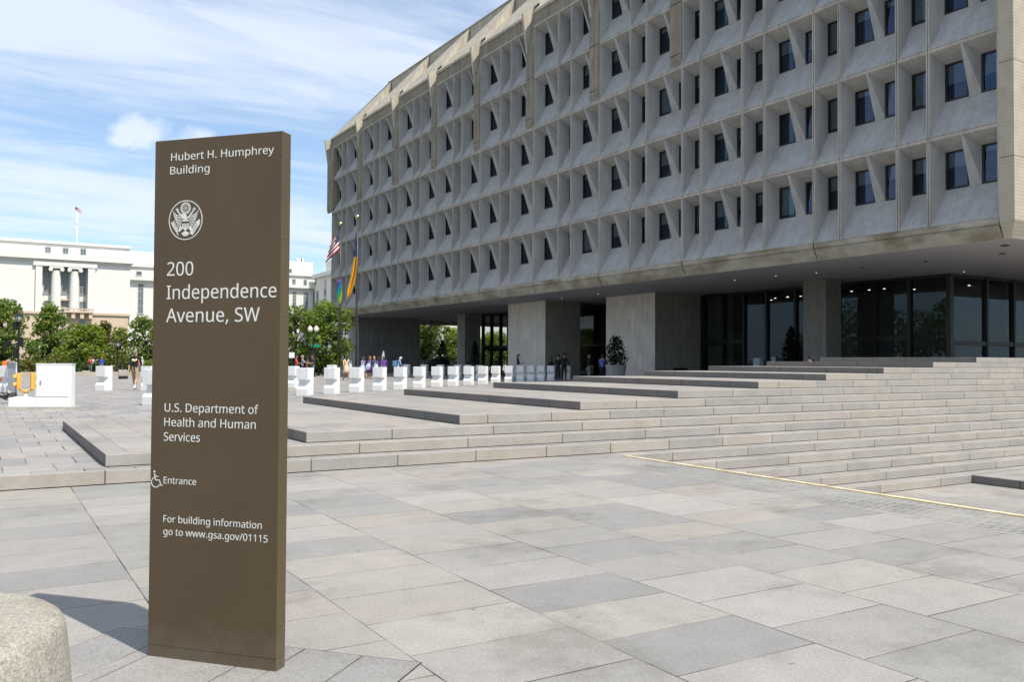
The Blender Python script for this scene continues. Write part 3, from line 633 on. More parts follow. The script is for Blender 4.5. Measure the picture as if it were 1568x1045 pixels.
# rooftop mast
mb = MB(); p = atx(587, 132, XB + 1.2)
mb.tube([(p[0], p[1], ZTOP - 1.6), (p[0], p[1], ZTOP + .4)], .05); mb.box((p[0] - .3, p[1] - .2, ZTOP - .35), (p[0] + .3, p[1] + .25, ZTOP + .05)); mb.tube([(p[0], p[1] - .7, ZTOP + .1), (p[0], p[1] + .7, ZTOP + .3)], .03)
wput(mb, 'roof_aerial', M_WHITEMETAL, BASE)

# piers standing on the plaza
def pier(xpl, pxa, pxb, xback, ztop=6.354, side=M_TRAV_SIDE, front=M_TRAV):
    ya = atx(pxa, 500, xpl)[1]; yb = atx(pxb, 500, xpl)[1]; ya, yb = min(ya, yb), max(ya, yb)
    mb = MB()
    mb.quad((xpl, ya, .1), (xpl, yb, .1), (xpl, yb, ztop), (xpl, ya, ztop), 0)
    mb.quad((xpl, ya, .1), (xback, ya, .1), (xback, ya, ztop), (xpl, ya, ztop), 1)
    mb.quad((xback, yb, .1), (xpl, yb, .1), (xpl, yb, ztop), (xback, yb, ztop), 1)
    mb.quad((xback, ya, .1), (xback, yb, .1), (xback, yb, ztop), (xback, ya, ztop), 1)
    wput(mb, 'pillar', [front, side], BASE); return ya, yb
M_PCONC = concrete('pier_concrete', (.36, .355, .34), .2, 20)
M_PCONCD = concrete('pier_concrete_shaded', (.24, .235, .225), .2, 20)  # side faces: shade put into a darker copy of the pier concrete
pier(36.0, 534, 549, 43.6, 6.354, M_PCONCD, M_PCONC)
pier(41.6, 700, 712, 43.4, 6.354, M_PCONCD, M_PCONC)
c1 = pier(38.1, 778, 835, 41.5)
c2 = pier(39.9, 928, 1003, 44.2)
pier(41.2, 1230, 1265, 42.5, 6.354, cladding('travertine_shade', (.15, .14, .125), .9, 1.18, .25), cladding('travertine_grey', (.21, .20, .18), .72, 1.18, .25))  # darker travertine copies; the side's shade is put into its colour
# small dark vent low on the second broad pier
mb = MB(); mb.box((41.6, c2[0] - .012, .75), (42.9, c2[0] - .001, 1.1)); wput(mb, 'vent', M_FRAME, BASE)

# glazed lobby
GX = 44.3; GY0, GY1 = 27.85, 79.0; GZ0, GZ1 = L1, 6.354
MU = [27.85, 30.2, 32.4, 35.0, 38.2, 40.6, 42.6, 44.6, 46.6, 53.9, 56.6, 58.4, 62.9, 64.4, 66.0, 67.7, 69.4, 70.9, 72.4, 73.9, 75.4, 77.2, 79.0]
def mull(mb, x, y, w=.09, d=.16): mb.box((x - d, y - w, GZ0), (x + d, y + w, GZ1 - .004))
mb = MB()
for y in MU: mull(mb, GX, y, .13 if y in (27.85, 35.0, 46.6, 62.9) else .085)
ZTR = 2.78
mb.box((GX - .10, GY0, GZ1 - .16), (GX + .10, GY1, GZ1 - .005)); mb.box((GX - .11, GY0, GZ0), (GX + .11, GY1, GZ0 + .12))
for a, b in ((30.2, 35.0), (42.6, 46.6), (46.6, 62.9), (62.9, 79)): mb.box((GX - .13, a, ZTR), (GX + .13, b, ZTR + .30))
# return wall at the right end
for x in (47.6, 50.3, 52.5, 55.5, 59): mull(mb, x, GY0, .16, .085)
mb.box((GX, GY0 - .1, GZ1 - .16), (64, GY0 + .1, GZ1 - .006)); mb.box((GX, GY0 - .12, 2.5), (64, GY0 + .12, 2.75))
wput(mb, 'glazing_bars', M_FRAME, BASE)
for a, b in zip(MU[:-1], MU[1:]):
    if 47 < (a + b) / 2 < 51.9: continue
    mb = MB(); mb.quad((GX, b - .05, GZ0), (GX, a + .05, GZ0), (GX, a + .05, GZ1 - .02), (GX, b - .05, GZ1 - .02)); wput(mb, 'glass_pane', M_LGLASS, BASE)
for a, b in zip((GX + .1, 47.6, 50.3, 52.5, 55.5, 59), (47.6, 50.3, 52.5, 55.5, 59, 64)):
    mb = MB(); mb.quad((a + .05, GY0, GZ0), (b - .05, GY0, GZ0), (b - .05, GY0, GZ1 - .02), (a + .05, GY0, GZ1 - .02)); wput(mb, 'glass_pane', M_LGLASS, BASE)
# the core inside, dark stone, and the lit ceiling of the lobby
mb = MB(); mb.box((50.5, 28.3, .1), (70, 62.9, 6.35)); mb.box((GX + .4, 47.0, .1), (50.4, 62.7, 6.34)); wput(mb, 'core_wall', M_LOBBY, BASE)
mb = MB(); mb.box((GX - .3, 20.7, .1), (76, 79, L1 - .005)); wput(mb, 'lobby_floor', M_LOBBY, BASE)
mb = MB(); mb.box((44.6, 44.0, .1), (47.5, 46.5, 6.33)); wput(mb, 'lobby_panel', M_LOBBY, BASE)
mb = MB(); mb.box((GX + .2, GY0 + .2, 6.20), (76, GY1 - .2, 6.34)); wput(mb, 'lobby_ceiling', M_LOBBY, BASE)
# far side glazing bars seen through the open lobby
mb = MB()
for y in (79.0,):
    for x in (46.5, 49, 51.5, 54, 57, 60): mb.box((x - .09, y - .1, L1), (x + .09, y + .1, 6.19))
    mb.box((GX, y - .1, 2.6), (64, y + .1, 2.9))
wput(mb, 'glazing_bars', M_FRAME, BASE)
# recessed lamps: lobby and soffit
def downlight(x, y, z, r, m):
    mb = MB(); mb.lathe([(r, 0), (r, .02), (r * .8, .03)], (x, y, z - .03), 10, 0); wput(mb, 'downlight', m, BASE)
for px, py, z in ((1304, 446, 6.2), (1331, 444, 6.2), (1354, 442, 6.2), (1400, 443, 6.2), (1416, 444, 6.2), (1432, 446.5, 6.2), (1451, 434, 6.2), (1460, 441, 6.2), (1447, 447.5, 6.2), (1477, 450.5, 6.2), (1484, 437, 6.2), (1181, 459.5, 6.2), (1187, 456.5, 6.2), (1206, 454.5, 6.2), (1196, 460.5, 6.2), (1226, 453.5, 6.2), (1206, 455, 6.2)):
    P = atz(px, py, z)
    if P[0] < GX + .5: P = atz(px, py + 6, z)
    if P[0] > GX + .4 and P[0] < 62: downlight(P[0], P[1], z, .075, M_LAMP)
for px, py in ((1125, 429), (1188, 422.5), (1250, 417.5), (1476, 416), (860, 457), (916, 450)):
    P = atz(px, py, 6.354); downlight(P[0], P[1], 6.354, .035, M_LAMP_DIM)
for px, py in ((1539, 375.5), (1533, 388), (1417, 400), (1320, 410), (1537, 388)):
    P = atz(px, py, 6.354); downlight(P[0], P[1], 6.354, .16 if py == 375.5 else .09, M_FRAME)

# ------------------------------------------------------------------ the brown information pylon
SP = Vector((.732, 4.745, 0)); SE = Vector((.663, -.7486, 0)); SN = Vector((-.7486, -.663, 0)); SW, SH, STH = .742, 2.617, .078
SROT = math.atan2(SE.y, SE.x)
pyl = empty('sign_pylon', SP, SROT)       # local x along the face, local -y towards the viewer
tag(pyl, 'tall dark brown metal sign slab with white lettering and a round eagle seal', 'sign')
def bronze(name, c):
    t = NT(name)
    k = t.ramp(t.noise(1.4, 5, .6, stretch=(1, 1, .5)), scl(c, .9), scl(c, 1.1))
    specks = t.ramp(t.noise(55, 2, .5), (1, 1, 1), (2.1, 2.1, 2.0), .745, .77)
    scr = t.ramp(t.noise(20, 5, .75, stretch=(1, 1, .12)), (1, 1, 1), (1.25, 1.24, 1.2), .62, .72)
    k = t.mix(1.0, t.mix(1.0, k, specks, 'MULTIPLY'), scr, 'MULTIPLY')
    sz = t.n('ShaderNodeSeparateXYZ'); t.l(t.co, sz.inputs[0])
    dirt = t.math('ADD', t.math('MULTIPLY', sz.outputs[2], -2.2), t.math('MULTIPLY', t.noise(9, 6, .7), 1.15))
    k = t.mix(t.ramp(dirt, (0, 0, 0), (.55, .55, .55), .12, .62), k, (.15, .125, .092))
    rgh = t.n('ShaderNodeMapRange'); rgh.inputs['To Min'].default_value = .36; rgh.inputs['To Max'].default_value = .52; t.l(t.noise(3, 5), rgh.inputs['Value'])
    return t.done(k, rgh.outputs[0], t.noise(260, 2), .06, .002, spec=.35)
M_BRONZE = bronze('bronze_paint', (.091, .062, .031))
M_LETTER = plain('white_lettering', (.72, .71, .66), .55, .05, 20)
mb = MB(); mb.box((0, 0, .0609), (SW, STH, SH)); mb.build('panel', M_BRONZE, pyl, bevel=.0028)
mb = MB(); mb.box((.001, .001, .0), (SW - .001, STH - .001, .0605)); mb.build('plinth', M_BRONZE, pyl)
mb = MB(); mb.box((.005, .004, -.005), (SW - .005, STH - .004, .009)); mb.build('shadow_gap', M_FRAME, pyl)
# screws on the narrow edge
M_SCREW = plain('bronze_screw', (.14, .11, .075), .4, .1, 10, metal=.4)
for z in (.22, .72, 1.25, 1.72, 2.1, 2.5):
    scr = MB(); scr.lathe([(.007, 0), (.0055, .0025)], (0, 0, 0), 8)
    for i in range(len(scr.v)): x_, y_, z_ = scr.v[i]; scr.v[i] = (SW + z_, STH / 2 + x_, z + y_)
    scr.build('screw', M_SCREW, pyl)

# slabs set square to the pylon, with an open dark joint round them
pm = MB()
for a, b in ((-.46, -.004), (.004, .512), (.520, 1.026), (1.034, 1.345)): pm.box((a, -1.1, -.02), (b, .335, .004))
po = pm.build('pavement_patch', pavers('granite_patch', GRAN, 1.4, .8, shift=(.3, .1), tints=.22)); po.location = SP; po.rotation_euler = (0, 0, SROT); tag(po, kind='structure')
jm = MB(); jm.box((-.469, -1.1, -.02), (1.352, .346, .0015)); jo = jm.build('pavement_joint', M_GAP); jo.location = SP; jo.rotation_euler = (0, 0, SROT); tag(jo, kind='structure')

def curve_part(name, polys, mat, parent, depth=.0004, yoff=-.0010, fat=0.0):
    """flat lettering of polygons with holes; drawn in the plane of the slab, a hair proud of it"""
    cu = bpy.data.curves.new('outline', 'CURVE'); cu.dimensions = '2D'; cu.fill_mode = 'BOTH'; cu.extrude = depth; cu.offset = fat
    for P in polys:
        sp = cu.splines.new('POLY'); sp.points.add(len(P) - 1)
        for i, (a, b) in enumerate(P): sp.points[i].co = (a, b, 0, 1)
        sp.use_cyclic_u = True
    tmp = bpy.data.objects.new('outline', cu); col.objects.link(tmp)
    dg = bpy.context.evaluated_depsgraph_get(); me = bpy.data.meshes.new_from_object(tmp.evaluated_get(dg))
    bpy.data.objects.remove(tmp); bpy.data.curves.remove(cu)
    me.name = name; me.materials.clear(); me.materials.append(mat)
    co = np.empty(len(me.vertices) * 3); me.vertices.foreach_get('co', co); co = co.reshape(-1, 3)
    new = np.stack([co[:, 0], yoff - co[:, 2] , co[:, 1]], 1); me.vertices.foreach_set('co', new.ravel()); me.update()
    o = bpy.data.objects.new(name, me); col.objects.link(o); o.parent = parent; return o

TEXT = [('Hubert H. Humphrey', .0985, 2.5089, .5975), ('Building', .0942, 2.4402, .2340), ('200', .0839, 1.9239, .1565),
        ('Independence', .0837, 1.8050, .6355), ('Avenue, SW', .0826, 1.6884, .5442), ('U.S. Department of', .0816, 1.2362, .5454),
        ('Health and Human', .0805, 1.1634, .5325), ('Services', .0791, 1.0896, .2148), ('Entrance', .0821, .8746, .1931),
        ('For building information', .0840, .6807, .5691), ('go to www.gsa.gov/01115', .0851, .6173, .6015)]
CAPH = {0: .0385, 1: .0385, 2: .069, 3: .069, 4: .069, 5: .0425, 6: .0425, 7: .0425, 8: .0335, 9: .0345, 10: .0345}
for i, (s, u0, v0, w) in enumerate(TEXT):
    x = 0; polys = []
    for ch in s:
        a, d = GLYPHS[ch]
        for sp in d.split(';'):
            if sp: polys.append([((x + float(p.split(',')[0])), float(p.split(',')[1])) for p in sp.split()])
        x += a
    xs = [p[0] for P in polys for p in P]; x0, x1 = min(xs), max(xs)
    kx = w / (x1 - x0); ky = CAPH[i] / 573.0
    gap = 0.0; words = [[]]; k_ = 0
    for ch in s:
        if ch == ' ': words.append([]); continue
        n_ = sum(1 for q in GLYPHS[ch][1].split(';') if q)
        words[-1] += polys[k_:k_ + n_]; k_ += n_
    for wd in words: curve_part('lettering', [[(u0 + (p[0] - x0) * kx, v0 + p[1] * ky) for p in P] for P in wd], M_LETTER, pyl)

def ell(cx, cy, rx, ry, n=28, rot=0.0):
    return [(cx + rx * math.cos(t) * math.cos(rot) - ry * math.sin(t) * math.sin(rot), cy + rx * math.cos(t) * math.sin(rot) + ry * math.sin(t) * math.cos(rot)) for t in [2 * math.pi * k / n for k in range(n)]]
def stroke(pts, w):
    L, R_ = [], []
    for i, p in enumerate(pts):
        a = pts[max(i - 1, 0)]; b = pts[min(i + 1, len(pts) - 1)]
        dx, dy = b[0] - a[0], b[1] - a[1]; q = math.hypot(dx, dy) or 1; ww = w[i] if isinstance(w, list) else w
        L.append((p[0] - dy / q * ww / 2, p[1] + dx / q * ww / 2)); R_.append((p[0] + dy / q * ww / 2, p[1] - dx / q * ww / 2))
    return L + R_[::-1]
# the seal: ring, eagle displayed, shield, tail, branch, arrows, star cloud
def seal_polys():
    A = []
    A.append([ell(0, 0, 1, 1, 72), ell(0, 0, .955, .955, 72)])
    A.append([ell(0, .60, .30, .30, 40), ell(0, .60, .255, .255, 40)])
    A.append([ell(0, .60, .205, .205, 36), ell(0, .60, .175, .175, 36)])
    for k in range(20):
        th = 2 * math.pi * k / 20; A.append([ell(.232 * math.cos(th), .60 + .232 * math.sin(th), .020, .020, 8)])
    for r, n in ((.115, 6), (.055, 6), (0, 1)):
        for k in range(n):
            th = 2 * math.pi * k / n + r * 9
            A.append([[(r * math.cos(th) + (.034 if j % 2 == 0 else .014) * math.cos(j * math.pi / 5 + 1.57), .60 + r * math.sin(th) + (.034 if j % 2 == 0 else .014) * math.sin(j * math.pi / 5 + 1.57)) for j in range(10)]])
    for s in (-1, 1):
        # wing in layered feathers
        for k in range(9):
            f = k / 8
            x0, y0 = .20 + .05 * f, .22 - .50 * f
            x1, y1 = .78 - .40 * f ** 1.6, .50 - .86 * f
            mid = ((x0 + x1) / 2 + .05, (y0 + y1) / 2 - .10 + .02 * f)
            A.append([[(s * p[0], p[1]) for p in stroke([(x0, y0), mid, (x1, y1)], [.026, .046, .016])]])
        A.append([[(s * p[0], p[1]) for p in [(.10, .12), (.26, .30), (.44, .47), (.53, .60), (.55, .50), (.48, .42), (.34, .27), (.2, .08)]]])
        A.append([[(s * p[0], p[1]) for p in stroke([(.40, .50), (.52, .62), (.60, .52)], .03)]])
        # leg
        A.append([[(s * p[0], p[1]) for p in [(.18, -.34), (.30, -.32), (.42, -.50), (.36, -.58), (.22, -.48)]]])
    # head and neck
    A.append([[(-.10, .10), (-.13, .22), (-.22, .30), (-.36, .27), (-.25, .22), (-.24, .16), (-.12, .04), (.08, .02), (.12, .12), (.02, .28), (-.10, .34), (-.20, .32)]])
    # shield
    A.append([[(-.20, .02), (.20, .02), (.20, -.06), (-.20, -.06)]])
    A.append([[(-.20, -.17), (.20, -.17), (.17, -.42), (0, -.54), (-.17, -.42)], *[[(x - .014, -.18), (x + .014, -.18), (x + .012, -.41), (x - .012, -.41)] for x in (-.13, -.065, 0, .065, .13)]])
    # tail
    for k in range(7):
        th = math.radians(-90 + (k - 3) * 22); A.append([stroke([(0, -.55), (.24 * math.cos(th), -.60 + .22 * math.sin(th))], [.03, .07])])
    # olive branch
    st = [(-.34, -.56), (-.50, -.46), (-.66, -.30), (-.76, -.10)]
    A.append([stroke([(-.40, -.78), (-.46, -.62), *st[1:]], .025)])
    for (x, y) in [(-.50, -.46), (-.56, -.41), (-.62, -.34), (-.67, -.26), (-.71, -.19), (-.75, -.12), (-.46, -.58)]:
        for r in (2.9, 1.0, -1.9): A.append([ell(x + .07 * math.cos(r), y + .07 * math.sin(r), .075, .026, 10, r)])
    # arrows
    for k in range(-3, 4):
        A.append([stroke([(.36 + .03 * k, -.68 - .02 * k), (.76 + .028 * k, -.14 - .025 * k)], .024)])
    A.append([[(.68, -.22), (.62, -.10), (.74, -.06), (.80, .03), (.86, -.06), (.84, -.18), (.76, -.26)]])
    A.append([[(.30, -.62), (.42, -.55), (.48, -.66), (.44, -.78), (.36, -.72), (.26, -.72)]])
    return A
su, sv, sr = .1905, 2.2037, .1005
for k, grp in enumerate([seal_polys()]):
    polys_all = MB()
    me_objs = []
    o = None
    first = None
    verts = 0
    bm = bmesh.new()
    for P in grp:
        tmpo = curve_part('seal', [[(su + x * sr, sv + y * sr) for x, y in q] for q in P], M_LETTER, pyl, .0003, -.0009 - .00004 * (verts % 9)); verts += 1
        bm.from_mesh(tmpo.data); me_ = tmpo.data; bpy.data.objects.remove(tmpo); bpy.data.meshes.remove(me_)
    me = bpy.data.meshes.new('seal'); bm.to_mesh(me); bm.free(); me.materials.append(M_LETTER)
    o = bpy.data.objects.new('seal', me); col.objects.link(o); o.parent = pyl
# wheelchair symbol
wx, wy, k = .0085, .853, .085
W = lambda pts: [(wx + x * k, wy + y * k) for x, y in pts]
arc = [(.30 + .30 * math.cos(math.radians(t)), .30 + .30 * math.sin(math.radians(t))) for t in range(112, 350, 14)]
sy = [ell(wx + .20 * k, wy + .92 * k, .07 * k, .07 * k, 14)]
wsym = bmesh.new()
for P in (sy[0], stroke(W([(.21, .80), (.27, .46)]), .006), stroke(W([(.24, .66), (.50, .64)]), .0045), stroke(W([(.26, .44), (.56, .43), (.68, .12), (.80, .16)]), .005), stroke(W(arc), .0045)):
    tmpo = curve_part('access_symbol', [P], M_LETTER, pyl); wsym.from_mesh(tmpo.data); me_ = tmpo.data; bpy.data.objects.remove(tmpo); bpy.data.meshes.remove(me_)
me = bpy.data.meshes.new('access_symbol'); wsym.to_mesh(me); wsym.free(); me.materials.append(M_LETTER)
o = bpy.data.objects.new('access_symbol', me); col.objects.link(o); o.parent = pyl

# ------------------------------------------------------------------ rough concrete bollard at the left edge
def agg():
    t = NT('exposed_aggregate'); c = (.375, .35, .30)
    k = t.ramp(t.noise(95, 4, .75), scl(c, .66), scl(c, 1.2), .32, .66)
    k = t.mix(1.0, k, t.ramp(t.noise(160, 2, .6), (.72, .70, .66), (1.15, 1.15, 1.15), .30, .62), 'MULTIPLY')
    k = t.mix(1.0, k, t.ramp(t.noise(3.5, 5, .7), (.74, .72, .68), (1.05, 1.05, 1.04), .28, .55), 'MULTIPLY')
    k = t.mix(1.0, k, t.ramp(t.noise(24, 3, .6), (.45, .40, .34), (1, 1, 1), .22, .30), 'MULTIPLY')
    return t.done(k, .95, t.noise(75, 5, .7), .55, .012, spec=.15)
M_AGG = agg()
bc = (-.205, 2.94); bz = .762
mb = MB(); mb.lathe([(.475, -.01), (.468, .2), (.455, .42), (.442, .60), (.432, .69), (.426, .722), (.416, .741), (.400, .752), (.37, .758), (.30, bz), (.1, bz + .003), (.01, bz + .004)], (bc[0], bc[1], 0), 72)
o = mb.build('concrete_bollard', M_AGG, smooth=True); tag(o, 'squat pale exposed aggregate concrete bollard beside the brown sign', 'bollard')

# ------------------------------------------------------------------ white concrete security barriers
def barrier_mb():
    # profile in (y, z): notch faces -y ; width along x
    w, d, h = .245, .46, 1.05
    prof = [(0, 0), (d, 0), (d, h), (.02, h), (.02, .60), (.20, .575), (.20, .46), (.0, .25)]
    mb = MB(); mb.prism(prof, 0, -w, w); return mb
bar_me = None
BN = math.atan2(-.68, -.735)       # direction the notched face looks
def put_barrier(x, y, label, group, scale=1.0):
    global bar_me
    if bar_me is None: bar_me = barrier_mb().mesh('security_barrier', M_WHITE)
    o = bpy.data.objects.new('security_barrier', bar_me); col.objects.link(o)
    o.location = (x, y, L1 - .012); o.rotation_euler = (0, 0, BN + math.pi / 2); o.scale = (scale,) * 3
    b = o.modifiers.new('bevel', 'BEVEL'); b.width = .012; b.segments = 2
    return tag(o, label, 'barrier', group)
FRONT = [(457.8, 606), (499.8, 603.8), (538.7, 601.2), (574.7, 598.9), (607, 597), (636.8, 595), (664.5, 593), (689.6, 591.5), (713.7, 590), (736, 588.7), (755.8, 587), (776.6, 586), (794.7, 585.2), (811, 584.5), (826.6, 583.8), (841.5, 583.2), (866, 582.3)]
for i, (px, py) in enumerate(FRONT):
    P = atz(px, py, L1); n = ORD[i]
    if i < 13: lab = '%s sunlit white barrier counting from the brown sign along the front row' % n
    else: lab = '%s barrier from the brown sign in the front row, in building shade' % n
    put_barrier(P[0] + .16, P[1] + .16, lab, 'white barriers in the long front row')
for (px, py), lab in zip([(621, 578), (648, 579), (673, 580), (700, 580.5), (715, 581), (733, 581.8)], ORD):
    P = atz(px, py, L1); put_barrier(P[0], P[1], 'bluish shaded barrier, %s from left in the row behind the front row' % lab, 'shaded barriers in the row behind')
for px, q, lab in ((444.5, 42.0, 'white notched barrier half hidden behind the brown sign and the first front barrier'),
                   (505.5, 55.0, 'small distant white barrier in front of the dark planter below the flagpoles')):
    P = atq(px, 560, q); put_barrier(P[0], P[1], lab, 'scattered white barriers')
for (px, py), lab in (((149, 599), 'white notched barrier standing alone between the white cabinet and the walking man'), ((219, 599), 'white notched barrier just behind the walking man, half covered by a nearer one'),
                      ((223, 621), 'nearest white notched barrier, half hidden by the left edge of the brown sign'), ((-1, 601), 'white notched barrier cut by the left edge of the picture')):
    P = atz(px, py, L1); put_barrier(P[0] + .1, P[1] + .1, lab, 'scattered white barriers')

# ------------------------------------------------------------------ flagpoles, flags, low planter wall
Pw0, Pw1 = atz(506, 578, L1), atz(549, 578.5, L1)
mb = MB(); w = Vector(Pw1 - Pw0); w.z = 0; L_ = w.length; R_ = Matrix.Rotation(math.atan2(w.y, w.x), 3, 'Z')
mb.box((0, 0, 0), (L_, 2.2, .80), 0, R_, (Pw0[0], Pw0[1], L1 - .012)); mb.box((-.05, -.05, .80), (L_ + .05, 2.25, .88), 0, R_, (Pw0[0], Pw0[1], L1 - .012))
o = mb.build('planter_wall', M_PLANTER); tag(o, 'low shaded planter wall at the foot of the two flagpoles', 'planter')
def flagpole(px, ptop, q, label, r=.09, m=None):
    b = atq(px, 570, q); h = atq(px, ptop, q)[2] - L1
    t = empty('flagpole', (b[0], b[1], L1 - .012)); tag(t, label, 'flagpole', None)
    mb = MB(); mb.tube([(0, 0, 0), (0, 0, h * .5), (0, 0, h)], [r, r * .9, r * .6], 12); mb.lathe([(r * 2, 0), (r * 2, .06), (r * 1.2, .12)], (0, 0, .0), 14); mb.build('pole', m or M_POLE, t, smooth=True)
    mb = MB(); mb.lathe([(.02, -.16)] + [(.15 * math.cos(a), .15 * math.sin(a)) for a in [-1.3, -.9, -.45, 0, .45, .9, 1.3]], (0, 0, h + .13), 14); mb.build('finial', M_GOLD, t, smooth=True)
    return b
flagpole(519.4, 344, 70.5, 'tall bronze flagpole flying the striped flag over a small rainbow flag')
flagpole(545.2, 333, 68.5, 'taller bronze flagpole with the blue and yellow flag')
flagpole(114, 316, 178, 'thin white flagpole on the roof of the white stone building', .12, M_WHITEMETAL)

def flag(name, grid_fn, nu, nv, color_fn, mats, label, th=.012):
    """cloth sheet: grid_fn(u,v) world point; colour index per face"""
    mb = MB(); V = [[grid_fn(i / nu, j / nv) for j in range(nv + 1)] for i in range(nu + 1)]
    n = len(mb.v)
    for i in range(nu + 1):
        for j in range(nv + 1): mb.v.append(tuple(map(float, V[i][j])))
    for i in range(nu):
        for j in range(nv):
            mb.f.append([i * (nv + 1) + j, (i + 1) * (nv + 1) + j, (i + 1) * (nv + 1) + j + 1, i * (nv + 1) + j + 1]); mb.mi.append(color_fn((i + .5) / nu, (j + .5) / nv))
    o = mb.build(name, mats, smooth=True); s = o.modifiers.new('thick', 'SOLIDIFY'); s.thickness = th
    return tag(o, label, 'flag')
M_RED, M_FWHITE, M_NAVY = plain('flag_red', (.36, .018, .028), .8, .1, 4), plain('flag_white', (.72, .70, .70), .8, .06, 4), plain('flag_navy', (.022, .028, .085), .8, .1, 4)
def us_color(u, v):
    if u < .42 and v < 7 / 13: return 2
    return int(v * 13) % 2
def us_color9(u, v):
    if u < .42 and v < 5 / 9: return 2
    return int(v * 9) % 2
def quadflag(pts, q, amp, waves, qslope=0.0):
    (a, b, c, d) = [np.array(p, float) for p in pts]     # hoist top, hoist bottom, fly bottom, fly top  (picture points, at distance q)
    def fn(u, v):
        p = (a * (1 - u) + d * u) * (1 - v) + (b * (1 - u) + c * u) * v
        dz = amp * math.sin(waves * math.pi * u + 2.0 * v) * (.25 + .75 * u)
        return atq(p[0] , p[1], q - .12 + dz + qslope * u)
    return fn
fl = flag('striped_flag', quadflag([(519.6, 352), (519.2, 383), (498.2, 403), (507.5, 369)], 70.4, .35, 2.6), 26, 18, us_color9, [M_RED, M_FWHITE, M_NAVY], 'red and white striped flag with navy corner drooping from the left flagpole')
# five rows of small stars on the canton
mb = MB(); fn = quadflag([(519.6, 352), (519.2, 383), (498.2, 403), (507.5, 369)], 70.4, .35, 2.6)
for r in range(5):
    for c_ in range(6):
        u_, v_ = .04 + .066 * c_ + (.03 if r % 2 else 0), .06 + .105 * r
        p = Vector(fn(u_, v_)) - Vector(VIEW) * .03; mb.poly([tuple(p + Vector(RIGHT) * .026 * math.cos(k * .6283 + 1.57) * (1 if k % 2 == 0 else .4) - Vector(DOWN) * .026 * math.sin(k * .6283 + 1.57) * (1 if k % 2 == 0 else .4)) for k in range(10)])
mb.build('star', M_FWHITE, fl)
RB = [(.45, .50, .06), (.22, .50, .08), (.05, .42, .14), (.03, .35, .50), (.10, .16, .62), (.50, .14, .60)]
def rb_fn(u, v):      # u down the hanging cloth, v across the fold
    top, bot = np.array([520.6, 428.5]), np.array([519.0, 464])
    c = top * (1 - u) + bot * u; wdt = 1.0 + 3.0 * math.sin(math.pi * min(u * 1.05, 1)) ** .7
    return atq(c[0] + (v - .5) * 2 * wdt, c[1] + 3 * v * u, 70.3 + .25 * math.sin(v * 7 + u * 2))
flag('rainbow_flag', rb_fn, 14, 12, lambda u, v: int(min(5.99, max(0, (.98 - (u * .72 + v * .34)) * 6.2))), [tint(c) for c in RB], 'small limp rainbow coloured flag on the lower half of the left flagpole')
M_FBLUE, M_FYEL = plain('flag_blue', (.035, .085, .34), .8, .1, 3), plain('flag_yellow', (.80, .43, .035), .8, .08, 3)
def by_fn(u, v):
    L = [(545.0, 356), (545.0, 372), (544.6, 390), (543.6, 404), (541.2, 422), (537, 440), (534, 456)]
    wl_ = [.6, 2.4, 3.4, 6.2, 8.0, 10.0, 6.0]
    k = u * 6; i = min(int(k), 5); f = k - i
    x = L[i][0] * (1 - f) + L[i + 1][0] * f; y = L[i][1] * (1 - f) + L[i + 1][1] * f; w = wl_[i] * (1 - f) + wl_[i + 1] * f
    return atq(x + (v - .55) * w, y - (v - .5) * 12 * max(0, u - .35) , 68.4 + .22 * math.sin(v * 9 + u * 3))
flag('blue_and_yellow_flag', by_fn, 24, 14, lambda u, v: 0 if u < .36 else 1, [M_FBLUE, M_FYEL], 'limp blue and yellow flag hanging in folds from the right flagpole')
flag('striped_flag', quadflag([(115, 316.5), (115, 322.5), (126.5, 328), (123.5, 320.5)], 177.8, .3, 2.0), 12, 13, us_color, [M_RED, M_FWHITE, M_NAVY], 'tiny red white and navy flag flying above the white stone building')

# ------------------------------------------------------------------ white cabinet, signal posts, crowd fence, cone at the left
cA, cB, cC = atz(12.5, 626.5, L1), atz(55.5, 626.5, L1), atz(108.5, 626.5, L1)
cw = Vector(cC - cA); cw.z = 0; CR = Matrix.Rotation(math.atan2(cw.y, cw.x), 3, 'Z'); CL = cw.length
CM = CL * (55.5 - 12.5) / (111 - 12.5) * .985
cab = empty('equipment_cabinet', (cA[0], cA[1], L1 - .012), math.atan2(cw.y, cw.x)); tag(cab, 'white steel equipment cabinet on a low white base near the left edge', 'cabinet')
mb = MB(); mb.box((CM, 0, .06), (CL, .26, 1.19)); mb.box((CM - .012, -.012, 1.19), (CL + .012, .27, 1.215)); mb.build('body', M_WHITEMETAL, cab, bevel=.006)
mb = MB(); mb.box((CM + .03, -.014, .34), (CL - .05, -.002, 1.165)); d_ = mb.build('door', M_WHITEMETAL, cab, bevel=.004)
mb = MB(); mb.box((.045, 0, 0), (.075, .02, .10), 0, None); 
for i in range(len(mb.v)): x_, y_, z_ = mb.v[i]; mb.v[i] = (CM + .07 + x_, -.034 + y_, .66 + z_)
mb.build('handle', M_STEEL, d_)
mb = MB(); mb.box((0, 0, .06), (CM - .004, .62, .31)); mb.build('base', M_WHITEMETAL, cab, bevel=.006)
mb = MB(); mb.box((-.16, -.05, 0), (CL + .10, .5, .058)); mb.build('plinth', M_BLOCKC, cab)
M_SIGY = plain('signal_yellow', (.78, .40, .06), .5, .08, 6)
M_LENS = plain('signal_lens_red', (.35, .03, .02), .25, .1, 20)
sg = atq(39.5, 600, 27.6)
sp_ = empty('traffic_signal', (sg[0], sg[1], L1 - .012)); tag(sp_, 'yellow traffic signal on a short white post beside the white cabinet', 'traffic signal')
R3 = Vector((RIGHT[0], RIGHT[1], 0)).normalized(); Rr = Matrix.Rotation(math.atan2(R3.y, R3.x), 3, 'Z')
